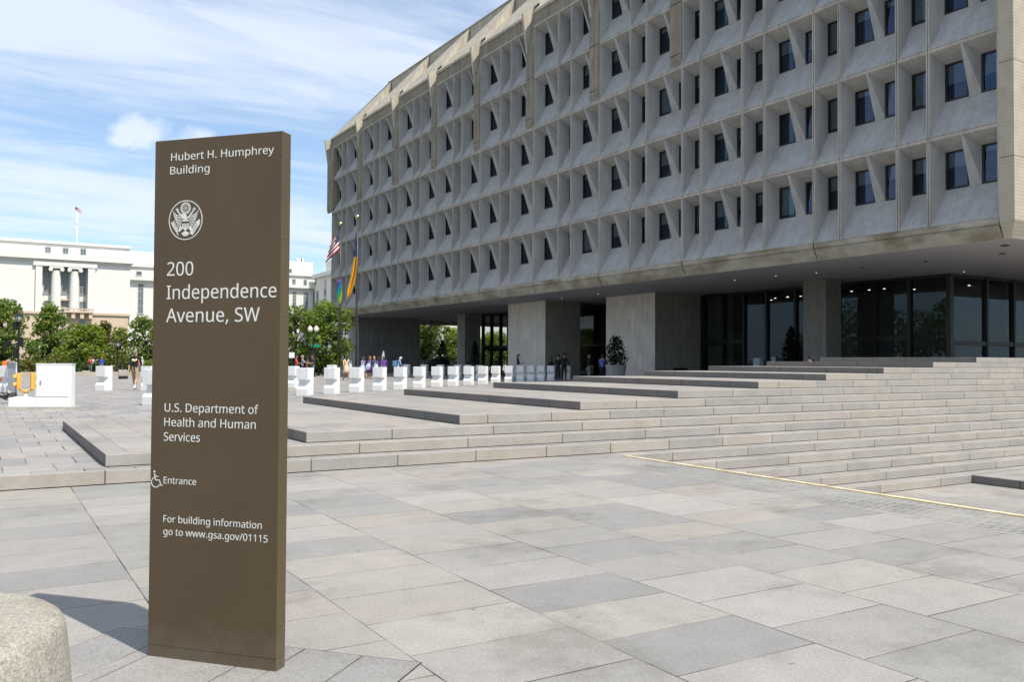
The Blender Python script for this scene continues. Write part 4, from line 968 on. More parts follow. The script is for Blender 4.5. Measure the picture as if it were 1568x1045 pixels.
def zq(py, q=27.6): return atq(39, py, q)[2] - (L1 - .012)
mb = MB(); mb.tube([(0, 0, 0), (0, 0, zq(600))], .055, 12); mb.build('post', M_WHITEMETAL, sp_, smooth=True)
def lp(dx, z, dy=0): v_ = Rr @ Vector((dx, dy, 0)); return (v_.x, v_.y, z)
mb = MB(); mb.lathe([(.075, 0), (.08, .06), (.05, .1)], (0, 0, zq(602)), 12); mb.tube([lp(-.24, zq(593)), lp(-.2, zq(597.5)), lp(-.1, zq(598.5)), lp(.1, zq(598.5)), lp(.2, zq(597.5)), lp(.235, zq(593))], .022, 8); mb.build('bracket', M_SIGY, sp_, smooth=True)
z0_, z1_ = zq(596.5), zq(571.5)
RS = Rr @ Matrix.Rotation(math.radians(-58), 3, 'Z')
for sx_ in (-.235, .225):
    R_use = RS if sx_ < 0 else Rr @ Matrix.Rotation(math.radians(128), 3, 'Z')
    o_ = lp(sx_, 0)
    mb = MB(); mb.box((-.085, -.05, z0_), (.085, .07, z1_), 0, R_use, o_); hd = mb.build('signal_head', M_SIGY, sp_, bevel=.012)
    for k_ in (0.27, .74):
        zc_ = z0_ + (z1_ - z0_) * k_
        mb = MB(); n0 = len(mb.v); mb.lathe([(.07, 0), (.07, .012), (.01, .03)], (0, 0, 0), 16)
        for i in range(n0, len(mb.v)): x_, y_, q_ = mb.v[i]; mb.v[i] = tuple(Vector(o_) + R_use @ Vector((x_, -.062 - q_, zc_ + y_)))
        mb.build('lens', M_LENS, hd)
        mb = MB(); pts = []
        for kk in range(13):
            th = math.radians(-20 + kk * 220 / 12); pts.append((.08 * math.cos(th), .08 * math.sin(th)))
        for a_, b_ in zip(pts[:-1], pts[1:]):
            mb.quad(*[tuple(Vector(o_) + R_use @ Vector(p)) for p in ((a_[0], -.06, zc_ + a_[1]), (b_[0], -.06, zc_ + b_[1]), (b_[0] * .95, -.15, zc_ + b_[1] * .95), (a_[0] * .95, -.15, zc_ + a_[1] * .95))])
        v_ = mb.build('visor', M_SIGY, hd); v_.modifiers.new('t', 'SOLIDIFY').thickness = .006
# crowd-control fence panel, grey, seen almost edge on
def crowd_fence(p0, p1, label, h=1.08, nb=22, br=.013):
    p0, p1 = Vector((p0[0], p0[1], 0)), Vector((p1[0], p1[1], 0)); w = p1 - p0; L = w.length
    t = empty('crowd_fence', (p0.x, p0.y, L1 - .012), math.atan2(w.y, w.x)); tag(t, label, 'fence')
    mb = MB(); mb.tube([(0, 0, .15), (0, 0, h), (L, 0, h), (L, 0, .15), (0, 0, .15)], .03, 8); mb.build('rail', M_STEEL, t, smooth=True)
    for k in range(1, nb): 
        mb = MB(); mb.tube([(L * k / nb, 0, .15), (L * k / nb, 0, h)], br, 6); mb.build('bar', M_STEEL, t)
    for x in (.3, L - .3):
        mb = MB(); mb.box((x - .03, -.3, 0), (x + .03, .3, .03)); mb.box((x - .02, -.02, .03), (x + .02, .02, .16)); mb.build('foot', M_STEEL, t)
f0, f1 = atz(24, 611, L1), atz(10.5, 600, L1); crowd_fence(f0, f1, 'grey steel crowd fence seen nearly end on beside the white cabinet', 1.2, 26, .016)
crowd_fence(atz(872, 576.5, L1), atz(888, 576.0, L1), 'thin steel crowd fence in the shade, by the two dark uniformed people', 1.15, 14)
crowd_fence(atz(892, 576.2, L1), atz(922, 576.5, L1), 'thin steel crowd fence in the shade beside the clipped tree tub', 1.15, 24)
# traffic drum top behind the fence
c_ = atq(10.2, 573, 40)
cn = empty('traffic_cone', (c_[0], c_[1], L1 - .012)); tag(cn, 'orange traffic cone behind the grey crowd fence', 'cone')
M_ORANGE = plain('cone_orange', (.80, .16, .02), .6, .08, 9)
mb = MB(); mb.box((-.2, -.2, 0), (.2, .2, .04)); mb.build('base', M_BLACK, cn)
mb = MB(); mb.lathe([(.28, .04), (.21, .9), (.19, 1.20), (.17, 1.23)], (0, 0, 0), 16); mb.build('cone_body', M_ORANGE, cn, smooth=True)
mb = MB(); mb.lathe([(.236, .66), (.223, .82)], (0, 0, 0), 16); mb.build('band', M_FWHITE, cn, smooth=True)
# cable coil on the ground at the left edge
mb = MB(); rnd = random.Random(5); b0 = atz(0, 617, L1)
pts = []
for k in range(70):
    th = k * .55; r = .30 + .08 * math.sin(k * 1.7); pts.append((b0[0] + r * math.cos(th) + .1 * math.sin(k * .21), b0[1] + .3 * math.sin(th) * r / .3, L1 + .03 + .14 * abs(math.sin(k * .43)) + .12 * abs(math.sin(k * .11))))
mb.tube(pts, .013, 6); o = mb.build('cable_coil', M_BLACK, smooth=True); tag(o, 'loose tangle of dark cable on the paving at the left edge', 'cable')
# stone blocks and dark box far off on the plaza edge
for (x0, x1, yb_, yt_), nm, mt, lab in (((181, 195, 575, 566.5), 'stone_block', M_BLOCKC, 'small tan stone block on the plaza edge below the far lamp post'), ((181, 194.5, 580.5, 576), 'utility_box', M_BLACK, 'low black box lying on the plaza below the far lamp post'),
                                 ((125, 137, 575, 568), 'stone_block', M_BLOCKC, 'small tan stone block on the plaza edge behind the lone white barrier')):
    a_, b_ = atz(x0, yb_, L1), atz(x1, yb_, L1); q = (a_ - EYEPOS) @ VIEW; hgt = (yb_ - yt_) * q / FOC
    w = Vector(b_ - a_); w.z = 0; mb = MB(); mb.box((0, 0, 0), (w.length, .5, hgt), 0, Matrix.Rotation(math.atan2(w.y, w.x), 3, 'Z'), (a_[0], a_[1], L1 - .012)); o = mb.build(nm, mt, bevel=.03); tag(o, lab, 'block' if nm == 'stone_block' else 'box')

# ------------------------------------------------------------------ street lamps and street signs
def lamp_post(px, ptop, q, label, kind='lantern'):
    b = atq(px, 570, q); h = atq(px, ptop, q)[2] - L1
    t = empty('street_lamp', (b[0], b[1], L1 - .02)); tag(t, label, 'street lamp')
    mb = MB(); mb.lathe([(.20, 0), (.2, .3), (.13, .4), (.11, .75), (.075, .85), (.06, h - 1.0), (.085, h - .95), (.06, h - .85)], (0, 0, 0), 14); mb.build('post', M_BLACK, t, smooth=True)
    if kind == 'lantern':
        mb = MB(); mb.lathe([(.05, h - .86), (.16, h - .78), (.17, h - .74)], (0, 0, 0), 12); mb.lathe([(.30, h - .26), (.16, h - .12), (.06, h - .06), (.03, h)], (0, 0, 0), 12)
        for k in range(6): a = k * math.pi / 3; mb.tube([(.16 * math.cos(a), .16 * math.sin(a), h - .75), (.27 * math.cos(a), .27 * math.sin(a), h - .25)], .015, 5)
        mb.build('lantern_frame', M_BLACK, t)
        mb = MB(); mb.lathe([(.14, h - .74), (.25, h - .27)], (0, 0, 0), 12); mb.build('lantern_glass', plain('lantern_glass', (.35, .36, .34), .2, .1, 6), t, smooth=True)
    else:
        mb = MB(); R2 = Vector((RIGHT[0], RIGHT[1], 0)).normalized()
        for s in (-1, 1): mb.tube([(0, 0, h - .9), tuple(R2 * .24 * s + Vector((0, 0, h - .78))), tuple(R2 * .25 * s + Vector((0, 0, h - .5)))], .03, 6)
        mb.build('arm', M_BLACK, t)
        for s in (-1, 1):
            mb = MB(); p = R2 * .25 * s; mb.lathe([(.05, -.22)] + [(.21 * math.cos(a), .24 * math.sin(a)) for a in (-1.1, -.6, 0, .6, 1.1)] + [(.03, .3)], (p.x, p.y, h - .27), 14); mb.build('globe', plain('globe_glass', (.78, .72, .58), .3, .05, 5), t, smooth=True)
    return t, b, h
t, b, h = lamp_post(27.5, 478, 66, 'tall black lantern lamp post with two signal boxes, near the left edge')
mb = MB(); R2 = Vector((RIGHT[0], RIGHT[1], 0)).normalized(); RM = Matrix.Rotation(math.atan2(R2.y, R2.x), 3, 'Z')
mb.tube([tuple(R2 * -.95 + Vector((0, 0, h - 2.45))), tuple(R2 * .25 + Vector((0, 0, h - 2.35)))], .035, 6); mb.build('arm', M_BLACK, t)
for dx, za, zb in ((-.28, h - 1.35, h - .7), (-.92, h - 2.75, h - 2.2), (-.2, h - 3.5, h - 2.75), (.18, h - 2.6, h - 1.9)):
    mb = MB(); mb.box((dx - .13, -.12, za), (dx + .13, .12, zb), 0, RM); mb.build('signal_box', M_BLACK, t, bevel=.02)
lamp_post(179.5, 520, 80, 'slim dark lantern lamp post among the trees left of the brown sign')
t, b, h = lamp_post(479, 499, 71, 'black twin globe lamp post behind the group of men by the flagpoles', 'globe')
mb = MB(); mb.box((-.15, -.03, h - 1.75), (.62, .03, h - 1.5), 0, RM); mb.build('street_name_plate', plain('sign_green', (.01, .22, .11), .5, .05, 6), t)
mb = MB(); mb.box((-.17, -.15, h - 2.9), (.17, .15, h - 2.0), 0, RM); mb.build('signal_box', M_BLACK, t, bevel=.02)
p = atq(446.5, 570, 70)
t = empty('street_sign', (p[0], p[1], L1 - .02)); tag(t, 'small blank pale sign on a thin post at the right edge of the brown slab', 'sign')
hz = atq(446.5, 539.5, 70)[2] - L1
mb = MB(); mb.tube([(0, 0, 0), (0, 0, hz + 2.0)], .045, 8); mb.build('post', M_BLACK, t)
mb = MB(); mb.box((-.2, -.09, hz - .45), (.24, -.06, hz), 0, RM); mb.build('plate', M_WHITEMETAL, t)
p = atq(59.2, 570, 90); t = empty('street_post', (p[0], p[1], L1 - .02)); tag(t, 'slim grey street post standing behind the white cabinet', 'post')
mb = MB(); hp = atq(59.2, 530, 90)[2] - L1; mb.lathe([(.07, 0), (.06, hp - .3), (.09, hp - .25), (.09, hp - .05), (.02, hp)], (0, 0, 0), 10); mb.build('shaft', plain('grey_post', (.25, .28, .25), .6), t, smooth=True)
p = atq(677, 570, 124); t = empty('street_post', (p[0], p[1], .09)); tag(t, 'tall pale post rising behind the dark clipped cone, seen under the building', 'post')
mb = MB(); mb.tube([(0, 0, 0), (0, 0, 7.4)], [.16, .11], 8); mb.build('shaft', M_WHITEMETAL, t)

# ------------------------------------------------------------------ white stone building far across the street
BY = 172.0
nb = empty('stone_building', (atx_ := aty(100, 560, BY))[:3] if False else (float(aty(100, 560, BY)[0]), BY, .1)); tag(nb, 'large white neoclassical stone building with columns and tall windows behind the trees', 'building')
def q2(px, py, Y=BY): p = aty(px, py, Y); return float(p[0]), float(p[2])
def wallbox(mb, x0, x1, z0, z1, y0, y1, mi=0): mb.box((x0, y0, z0), (x1, y1, z1), mi)
xA, _ = q2(-40, 380); xB, _ = q2(200, 376)
zTop = q2(100, 369.5)[1]; zCor = q2(100, 394)[1]; zBase = q2(100, 479)[1]
xC, _ = q2(482, 410)
mb = MB()
wallbox(mb, xA - 60, xB, zCor + .5, zTop - .45, BY + 1.2, BY + 40)
wallbox(mb, xA - 60, xB + .25, zTop - .44, zTop, BY + .9, BY + 40.3)
wallbox(mb, xA - 60, xB + .6, zCor - .55, zCor + .49, BY - .75, BY + 40)       # cornice
wallbox(mb, xA - 60, xB + .2, zCor - .95, zCor - .56, BY - .25, BY + 39)
xp0, xp1 = q2(54, 400)[0], q2(146, 405)[0]
# wall either side of the recessed portico, and its back wall
wallbox(mb, xA - 60, xp0, .1, zCor - .96, BY, BY + 38); wallbox(mb, xp1, xB, .1, zCor - .96, BY, BY + 38)
zE0 = q2(100, 409)[1]
wallbox(mb, xp0 - .3, xp1 + .3, zE0, zCor - .96, BY - .45, BY + 38)             # entablature
wallbox(mb, xp0, xp1, .1, zE0 - .01, BY + 1.6, BY + 38)                          # back wall of the portico
for px0, px1 in ((54.2, 64.5), (134.5, 145.5)):
    a, b = q2(px0, 430)[0], q2(px1, 430)[0]; wallbox(mb, a, b, zBase, zE0 - .005, BY - .35, BY + 1.7)
wput(mb, 'wall', M_LIME, nb)
mb = MB(); wallbox(mb, xA - 60, xB - .3, .1, zBase - .35, BY - .5, BY + .2); wallbox(mb, xA - 60, xB + .1, zBase - .34, zBase + .1, BY - .75, BY + .3); wput(mb, 'base_course', M_LIMEDARK, nb)
for px in (86, 114.5):
    x, _ = q2(px, 440); mb = MB(); r = .80
    mb.lathe([(r * 1.25, zBase), (r * 1.25, zBase + .3), (r, zBase + .5), (r * .98, zBase + 4), (r * .86, zE0 - .75), (r * .95, zE0 - .62)], (x, BY + .45, 0), 20)
    mb.box((x - r * 1.35, BY - .4, zE0 - .32), (x + r * 1.35, BY + 1.3, zE0 - .003))
    for s in (-1, 1): mb.tube([(x + s * r * 1.12, BY - .48, zE0 - .52), (x + s * r * 1.12, BY + 1.2, zE0 - .52)], .34, 10)
    wput(mb, 'column', M_LIME, nb, smooth=False)
M_WFRAME = plain('old_window_frame', (.36, .36, .35), .7, .1, 2)
def win(px0, px1, py0, py1, Y, dy=-.06, bars=0, mullion=True):
    x0, z1 = q2(px0, py0, Y); x1, z0 = q2(px1, py1, Y)
    mb = MB(); mb.box((x0, Y + dy, z0), (x1, Y + dy + .05, z1)); o = wput(mb, 'window', M_WINGLASS, nb)
    mb = MB(); w = .09
    mb.box((x0 - .12, Y + dy - .09, z0 - .22), (x1 + .12, Y + dy - .01, z0)); mb.box((x0, Y + dy - .05, z1 - w), (x1, Y + dy - .012, z1)); mb.box((x0, Y + dy - .05, z0 + .002), (x0 + w, Y + dy - .014, z1 - w)); mb.box((x1 - w, Y + dy - .05, z0 + .002), (x1, Y + dy - .014, z1 - w))
    if mullion: mb.box(((x0 + x1) / 2 - .035, Y + dy - .04, z0 + .01), ((x0 + x1) / 2 + .035, Y + dy - .016, z1 - w))
    for k in range(bars): zz_ = z0 + (z1 - z0) * (k + 1) / (bars + 1); mb.box((x0 + w, Y + dy - .055, zz_ - .07), (x1 - w, Y + dy - .018, zz_ + .07))
    wput(mb, 'frame', M_WFRAME, o); return o
for a, b, c, d in ((68.7, 77.8, 378, 391), (96, 104.8, 379.5, 391.8), (123, 131.8, 381, 393.5)): win(a, b, c, d, BY + 1.2)
for a, b, c, d in ((67, 77.2, 406, 449), (94.5, 104.5, 407, 449.5), (121.5, 131, 408.5, 450.5)): win(a, b, c, d, BY + 1.6, bars=3)
for a, b, c, d in ((67, 76, 460.5, 479), (94.5, 103.5, 461, 482), (121.5, 130.5, 462, 478)): win(a, b, c, d, BY + 1.6, bars=1)
a, zl = q2(91, 458.5, BY + 1.5)[0], q2(100, 459, BY + 1.5)[1]; b = q2(107, 459, BY + 1.5)[0]
mb = MB(); mb.box((a, BY + .9, zl - .2), (b, BY + 1.6, zl + .1)); wput(mb, 'door_hood', M_LIMEDARK, nb)
win(121.5, 130, 490, 501, BY - .5)
# balcony on brackets
x0, z1 = q2(95, 478, BY - 1.6); x1, z0 = q2(143, 486, BY - 1.6)
mb = MB(); mb.box((x0, BY - 1.7, z0 + .7), (x1, BY - .76, z0 + 1.05))
for k in range(9): x = x0 + (x1 - x0) * k / 8; mb.box((x - .12, BY - 1.65, z0 + 1.05), (x + .12, BY - 1.4, z1 + .5))
mb.box((x0, BY - 1.68, z1 + .5), (x1, BY - 1.36, z1 + .72))
for k in range(4): x = x0 + (x1 - x0) * (k + .3) / 3.6; mb.box((x - .3, BY - 1.5, z0 - .3), (x + .3, BY - .77, z0 + .7))
wput(mb, 'balcony', M_LIMEDARK, nb)
# recessed wing between, running behind the sign to the right
Y2 = BY + 4.0
xw0 = xB - 2; xw1 = q2(478, 430, Y2)[0]
zt = q2(225, 385, Y2)[1]; zc1 = q2(225, 406.5, Y2)[1]; zc2 = q2(225, 425.5, Y2)[1]
mb = MB()
xw_t = q2(481, 403, Y2)[0]
wallbox(mb, xw0, xw_t, zc1, zt, Y2 + .8, Y2 + 36); wallbox(mb, xw0, xw1 + 12, .1, zc1 - .4, Y2, Y2 + 36)
wallbox(mb, xw0, xw1 + 12, zc1 - .39, zc1 - .002, Y2 - .35, Y2 + 36); wallbox(mb, xw0, xw1 + 12, zc2 - .6, zc2, Y2 - .8, Y2 - .003)
wput(mb, 'wing', M_LIME, nb)
for a, b, c, d, yy in ((208.5, 217, 415.5, 421.5, Y2), (447.3, 452.5, 427.5, 436, Y2), (464.8, 469.8, 428.5, 437.5, Y2), (442, 447, 412, 417.5, Y2 + .8)): win(a, b, c, d, yy, mullion=False)
for a, b, c, d in ((211.5, 219, 435, 480), (448.2, 453.2, 447.3, 468), (465, 471, 448, 474)): win(a, b, c, d, Y2, bars=3)
for px in np.linspace(250, 430, 10): win(px, px + 6, 427 + (px - 240) * .002, 436, Y2, mullion=False); win(px, px + 6, 444, 476, Y2, bars=3)
mb = MB()
for px in (457, 460.5, 463): x, z = q2(px, 396, Y2 + 10); mb.box((x - .3, Y2 + 10, zt - 2), (x + .3, Y2 + 10.6, z))
wput(mb, 'roof_vent', M_LIME, nb)
# grey shaded side wing that comes forward on the right, behind the office block
XW = float(aty(480, 430, Y2)[0])
def q3(px, py): p = atx(px, py, XW); return float(p[1]), float(p[2])
zr = q3(500, 419.5)[1]; zr0 = q3(492, 400)[1]
mb = MB(); mb.box((XW, 118, .1), (XW + 30, Y2 - .9, zr - .5)); mb.box((XW - .7, 117.5, zr - .49), (XW + 30, Y2 - .81, zr + .3)); mb.box((XW + .9, 117.6, zr + .31), (XW + 30, q3(492.5, 410)[0], q3(500, 398.5)[1]))
wput(mb, 'side_wing', M_LIME, nb)
for a, b, c, d in ((482.3, 484.4, 428, 436.5), (478.6, 480.4, 447.5, 468.5), (485.0, 487.2, 446, 471), (496.6, 499.2, 429.5, 466.5)):
    y1, z1 = q3(a, c); y0, z0 = q3(b, d); mb = MB(); mb.box((XW - .05, y0, z0), (XW - .004, y1, z1)); o = wput(mb, 'window', M_WINGLASS, nb)

# ------------------------------------------------------------------ lawn, street and kerb beyond the plaza
mb = MB(); mb.box((-80, 79.2, -.3), (15.0, 101, .20)); struct('lawn', mb, plain('lawn', (.085, .125, .03), .95, .35, 3))
mb = MB(); mb.box((-80, 78.8, -.3), (15.4, 79.19, .45)); struct('lawn_kerb', mb, plain('kerb_stone', (.42, .35, .28), .9, .12, 3))
mb = MB(); mb.box((-400, 97.01, -.3), (400, 97.4, .165)); struct('street_kerb', mb, M_BLOCKC)
mb = MB(); mb.box((-400, 97.41, -.3), (400, 112, .125)); struct('street', mb, M_ASPHALT)

# ------------------------------------------------------------------ trees: trunk, limbs and a crown of leaf blades
def leafmat(name, c, var=.5):
    t = NT(name); g = t.n('ShaderNodeNewGeometry')
    k = t.mix(g.outputs['Random Per Island'], scl(c, 1 - var * .75), scl((c[0] * 1.08, c[1], c[2] * .85), 1 + var * .7))
    k = t.mix(1.0, k, t.ramp(t.noise(.55, 3), (.72, .75, .78), (1.22, 1.16, 1.0), .34, .66), 'MULTIPLY')
    d = t.n('ShaderNodeBsdfPrincipled'); t.l(k, d.inputs['Base Color']); d.inputs['Roughness'].default_value = .62; d.inputs['Specular IOR Level'].default_value = .25
    tr = t.n('ShaderNodeBsdfTranslucent'); t.l(t.mix(1.0, k, (1.25, 1.3, .55), 'MULTIPLY'), tr.inputs[0])
    ms = t.n('ShaderNodeMixShader'); ms.inputs[0].default_value = .42; t.l(d.outputs[0], ms.inputs[1]); t.l(tr.outputs[0], ms.inputs[2]); t.l(ms.outputs[0], t.out.inputs[0])
    return t.m
M_LEAF = leafmat('leaf_green', (.15, .225, .05)); M_LEAFL = leafmat('leaf_bright', (.18, .25, .046)); M_LEAFD = leafmat('leaf_dark', (.05, .09, .026)); M_LEAFY = leafmat('leaf_olive', (.13, .135, .035)); M_LEAFB = leafmat('leaf_evergreen', (.008, .016, .008), .4)
M_BARK = plain('bark', (.075, .060, .045), .95, .35, 5)

def leaf_mesh(name, clumps, per, size, mat, seed, droop=.2, flat=.5):
    """clumps: (centre, radius xyz); each clump is a shell of pointed leaf blades"""
    rg = np.random.default_rng(seed); V = []; 
    for (c, r) in clumps:
        n = int(per * (r[0] * r[1] * r[2]) ** (2 / 3.0)); n = max(n, 12)
        d = rg.normal(size=(n, 3)); d /= np.linalg.norm(d, axis=1)[:, None]
        rad = rg.uniform(.35, 1.06, n) ** .6
        p = np.array(c) + d * rad[:, None] * np.array(r)
        nrm = d * (1 - flat) + rg.normal(size=(n, 3)) * .55 + np.array([0, 0, .55]); nrm /= np.linalg.norm(nrm, axis=1)[:, None]
        a = rg.normal(size=(n, 3)); a -= nrm * (a * nrm).sum(1)[:, None]; a /= np.linalg.norm(a, axis=1)[:, None]
        a[:, 2] -= droop; b = np.cross(nrm, a); b /= np.linalg.norm(b, axis=1)[:, None]
        s = size * rg.uniform(.6, 1.4, n)[:, None]
        V.append(np.stack([p - a * s, p - b * s * .48 + a * s * .05, p + a * s, p + b * s * .48 + a * s * .05], 1))
    V = np.concatenate(V).reshape(-1, 3); nq = len(V) // 4
    me = bpy.data.meshes.new(name); me.vertices.add(len(V)); me.vertices.foreach_set('co', V.ravel())
    me.loops.add(nq * 4); me.loops.foreach_set('vertex_index', np.arange(nq * 4)); me.polygons.add(nq); me.polygons.foreach_set('loop_start', np.arange(nq) * 4)
    try: me.polygons.foreach_set('loop_total', np.full(nq, 4))
    except Exception: pass
    me.materials.append(mat); me.update(); me.validate(); return me

def tree_meshes(seed, h, w, kind, mat, per=210, size=.18):
    rg = random.Random(seed); cl = []; limbs = MB()
    zb = h * {'round': .20, 'tall': .14, 'bush': .05, 'sparse': .2}[kind]
    tr = .022 * h + .05
    limbs.tube([(0, 0, -.2), (0, 0, .25), (.05, .03, zb), (.02, -.05, h * .5), (.05, .0, h * .82)], [tr * 1.5, tr, tr * .85, tr * .5, tr * .15], 9)
    n = {'round': 46, 'tall': 44, 'bush': 26, 'sparse': 30}[kind]
    for i in range(n):
        f = (i + .5) / n; z = zb + (h - zb) * f
        prof = {'round': math.sin(math.pi * min(.97, .14 + .80 * f)) ** .6, 'tall': (1 - f) ** .55 * (.55 + .5 * min(1, f * 5)), 'bush': math.sin(math.pi * (.3 + .62 * f)) ** .7, 'sparse': math.sin(math.pi * (.15 + .8 * f)) ** .8}[kind]
        rr = w * prof * (.35 + .75 * rg.random()); th = i * 2.39996 + rg.random() * .9
        cr_ = w * rg.uniform(.20, .40) * (1.0 if kind != 'sparse' else .75)
        c = (rr * .86 * math.cos(th), rr * .86 * math.sin(th), z - cr_ * .2)
        cl.append((c, (cr_, cr_, cr_ * rg.uniform(.55, .8))))
        if i % 2 == 0 and f < .9: limbs.tube([(0, 0, max(zb * .7, z - rr * .75)), (c[0] * .5, c[1] * .5, z - rr * .22), c], [tr * .42, tr * .25, tr * .06], 5)
    return limbs.mesh('trunk', M_BARK, True), leaf_mesh('crown', cl, per, size, mat, seed)
_tm = {}
def tree(px, q, ptop, halfw, kind, mat, seed, label, group=None, name='tree', base=.1, rz=0.0):
    p = atq(px, 560, q); h = atq(px, ptop, q)[2] - base; w = halfw * q / FOC
    tm, cm = tree_meshes(seed, h, w, kind, mat)
    t = empty(name, (p[0], p[1], base), rz); tag(t, label, 'tree', group)
    for nm, me in (('trunk', tm), ('crown', cm)):
        o = bpy.data.objects.new(nm, me); col.objects.link(o); o.parent = t
    return t
tree(2, 97, 462, 42, 'round', M_LEAF, 11, 'broad dark green tree cut by the left edge of the picture, behind the lantern lamp')
tree(76, 93, 468, 38, 'tall', M_LEAF, 12, 'tall pointed dark green tree behind the white cabinet')
tree(128, 90, 499, 44, 'round', M_LEAFL, 13, 'wide bright green tree in front of the stone building balcony')
tree(160, 97, 493, 20, 'tall', M_LEAFY, 14, 'narrow yellowish green tree rising behind the wide bright one')
tree(184, 100, 502, 20, 'round', M_LEAFL, 15, 'small light green tree right behind the slim dark lamp post')
tree(221, 94, 487, 27, 'round', M_LEAF, 16, 'rounded green tree beside the left edge of the brown sign, behind the walking man')
tree(52, 91, 526, 24, 'bush', M_LEAF, 17, 'low bushy tree to the right of the lantern lamp post, behind the cabinet')
tree(452, 80, 469, 36, 'round', M_LEAF, 19, 'full green tree touching the right edge of the brown sign')
tree(499, 77, 464, 46, 'round', M_LEAF, 20, 'largest spreading green tree, between the brown sign and the raised office block')
tree(648, 122, 462, 40, 'round', M_LEAF, 21, 'green street tree seen under the raised building, left of the dark clipped cone')
tree(702, 128, 505, 34, 'round', M_LEAFL, 22, 'bright yellow green tree seen under the raised building, right of the dark clipped cone')
tree(668, 140, 497, 24, 'sparse', M_LEAFY, 23, 'thin brownish tree top behind the street trees under the building')
tree(757, 132, 512, 34, 'round', M_LEAFL, 24, 'bright green tree seen through the glass lobby')
tree(738, 150, 500, 12, 'tall', M_LEAF, 25, 'dark pointed tree seen through the left lobby glass')
# hedges and shrub beds along the lawn
rgn = random.Random(3)
def shrub(px, q, ptop, halfw, mat, seed, label, name='shrub'):
    p = atq(px, 560, q); h = atq(px, ptop, q)[2] - .2; w = halfw * q / FOC
    cl = []; rg = random.Random(seed)
    for i in range(14): cl.append(((rg.uniform(-.75, .75) * w, rg.uniform(-.7, .7) * 1.2, h * rg.uniform(.2, .72)), (w * .42, .8, h * .34)))
    o = bpy.data.objects.new(name, leaf_mesh(name, cl, 120, .15, mat, seed)); col.objects.link(o); o.location = (p[0], p[1], .2); return tag(o, label, 'shrub')
for px, q, pt, hw, mt, lab in ((8, 86, 553, 22, M_LEAFL, 'low light green shrub bed at the left edge behind the crowd fence'), (38, 85, 547, 16, M_LEAFY, 'pale yellowish shrub behind the lantern lamp post'), (66, 86, 551, 14, M_LEAFL, 'low grassy shrub behind the slim grey post'),
                               (90, 85, 541, 22, M_LEAFY, 'olive coloured feathery shrub just above the white cabinet'), (126, 84, 553, 22, M_LEAFD, 'dark low shrub behind the seated people by the lone barrier'), (152, 84, 549, 18, M_LEAFD, 'dark shrub behind the person in blue'),
                               (186, 84, 540, 12, M_LEAFY, 'golden green shrub to the right of the slim dark lamp post'), (204, 84, 545, 14, M_LEAF, 'mid green shrub directly behind the walking man'), (228, 84, 548, 16, M_LEAFL, 'light shrub against the left edge of the brown sign')):
    shrub(px, q, pt, hw, mt, int(px * 7 + q), lab)
for px, q, pt, hw, mt, lab in ((447, 77, 541, 10, M_LEAFD, 'dark shrub behind the man in the red shirt'), (500, 77, 540, 24, M_LEAFD, 'dark undergrowth shrub between the flagpole and the twin globe lamp'), (468, 78, 540, 20, M_LEAFD, 'shaded shrub behind the group of men')):
    shrub(px, q, pt, hw, mt, int(px * 7 + q), lab)
# a belt of park trees behind the viewer, seen only mirrored in the lobby glass, and far woods on the horizon
cl = []
rg = random.Random(8)
for i in range(46): cl.append(((-44 + rg.uniform(-5, 5), 38 + i * 1.7, 5 + rg.uniform(-3, 5)), (3.4, 3.2, 3.0)))
for i in range(40): cl.append(((60 + i * 4.5 + rg.uniform(-3, 3), 190 + rg.uniform(-8, 8), 5 + rg.uniform(-2, 4)), (5.5, 5, 4.2)))
for i in range(60):
    p = atq(rg.uniform(245, 425), 560, rg.uniform(92, 100)); cl.append(((p[0], p[1], rg.uniform(.8, 5.2)), (1.5, 1.4, 1.2)))
o = bpy.data.objects.new('distant_woods', leaf_mesh('distant_woods', cl, 34, .4, M_LEAF, 4)); col.objects.link(o); tag(o, 'far belt of green woods', 'woods', None, 'stuff')

# clipped evergreens in tubs
def topiary(px, q, pt, pm, pb, halfw, label, cone=True, pot=True):
    p = atq(px, 560, q); zt, zm = atq(px, pt, q)[2] - L1, atq(px, pm, q)[2] - L1; w = halfw * q / FOC
    t = empty('potted_evergreen', (p[0], p[1], L1 - .012)); tag(t, label, 'potted tree', None)
    cl = []
    for i in range(26):
        f = i / 25; z = zm + (zt - zm) * f; r = w * ((1 - f) ** .55 * .72 + .30) if cone == 'blunt' else w * ((1 - f) ** .7 * .92 + .10) if cone else w * math.sin(math.pi * (.22 + .70 * f)) ** .55
        for k in range(3):
            th = i * 2.4 + k * 2.09; cl.append(((r * .55 * math.cos(th), r * .55 * math.sin(th), z), (r * .55 + .05, r * .55 + .05, (zt - zm) * .07 + .05)))
    o = bpy.data.objects.new('crown', leaf_mesh('crown', cl, 190, .085, M_LEAFB, int(px))); col.objects.link(o); o.parent = t
    mb = MB(); mb.tube([(0, 0, .5), (0, 0, zm + .3)], .05, 8); mb.build('trunk', M_BARK, t)
    mb = MB(); r = w * .95; mb.lathe([(r * .72, 0), (r * .95, zm * .85), (r, zm * .86), (r, zm * .95), (r * .9, zm * .95), (r * .88, zm * .88)], (0, 0, 0), 20); mb.build('tub', M_POT, t)
topiary(943, 57.5, 516, 557.5, 576, 17.5, 'clipped dark evergreen in a pale round tub against the broad travertine pier', cone='blunt')
topiary(677, 82, 522, 560, 578, 12.5, 'dark cone-shaped evergreen standing under the building between two street trees')
topiary(727, 72, 524, 560, 578, 9, 'dark clipped evergreen in the gloom beside the narrow pier')
topiary(1212, 54, 503, 556, 580, 17, 'dark clipped evergreen in front of the lobby glass, left of the square pier')
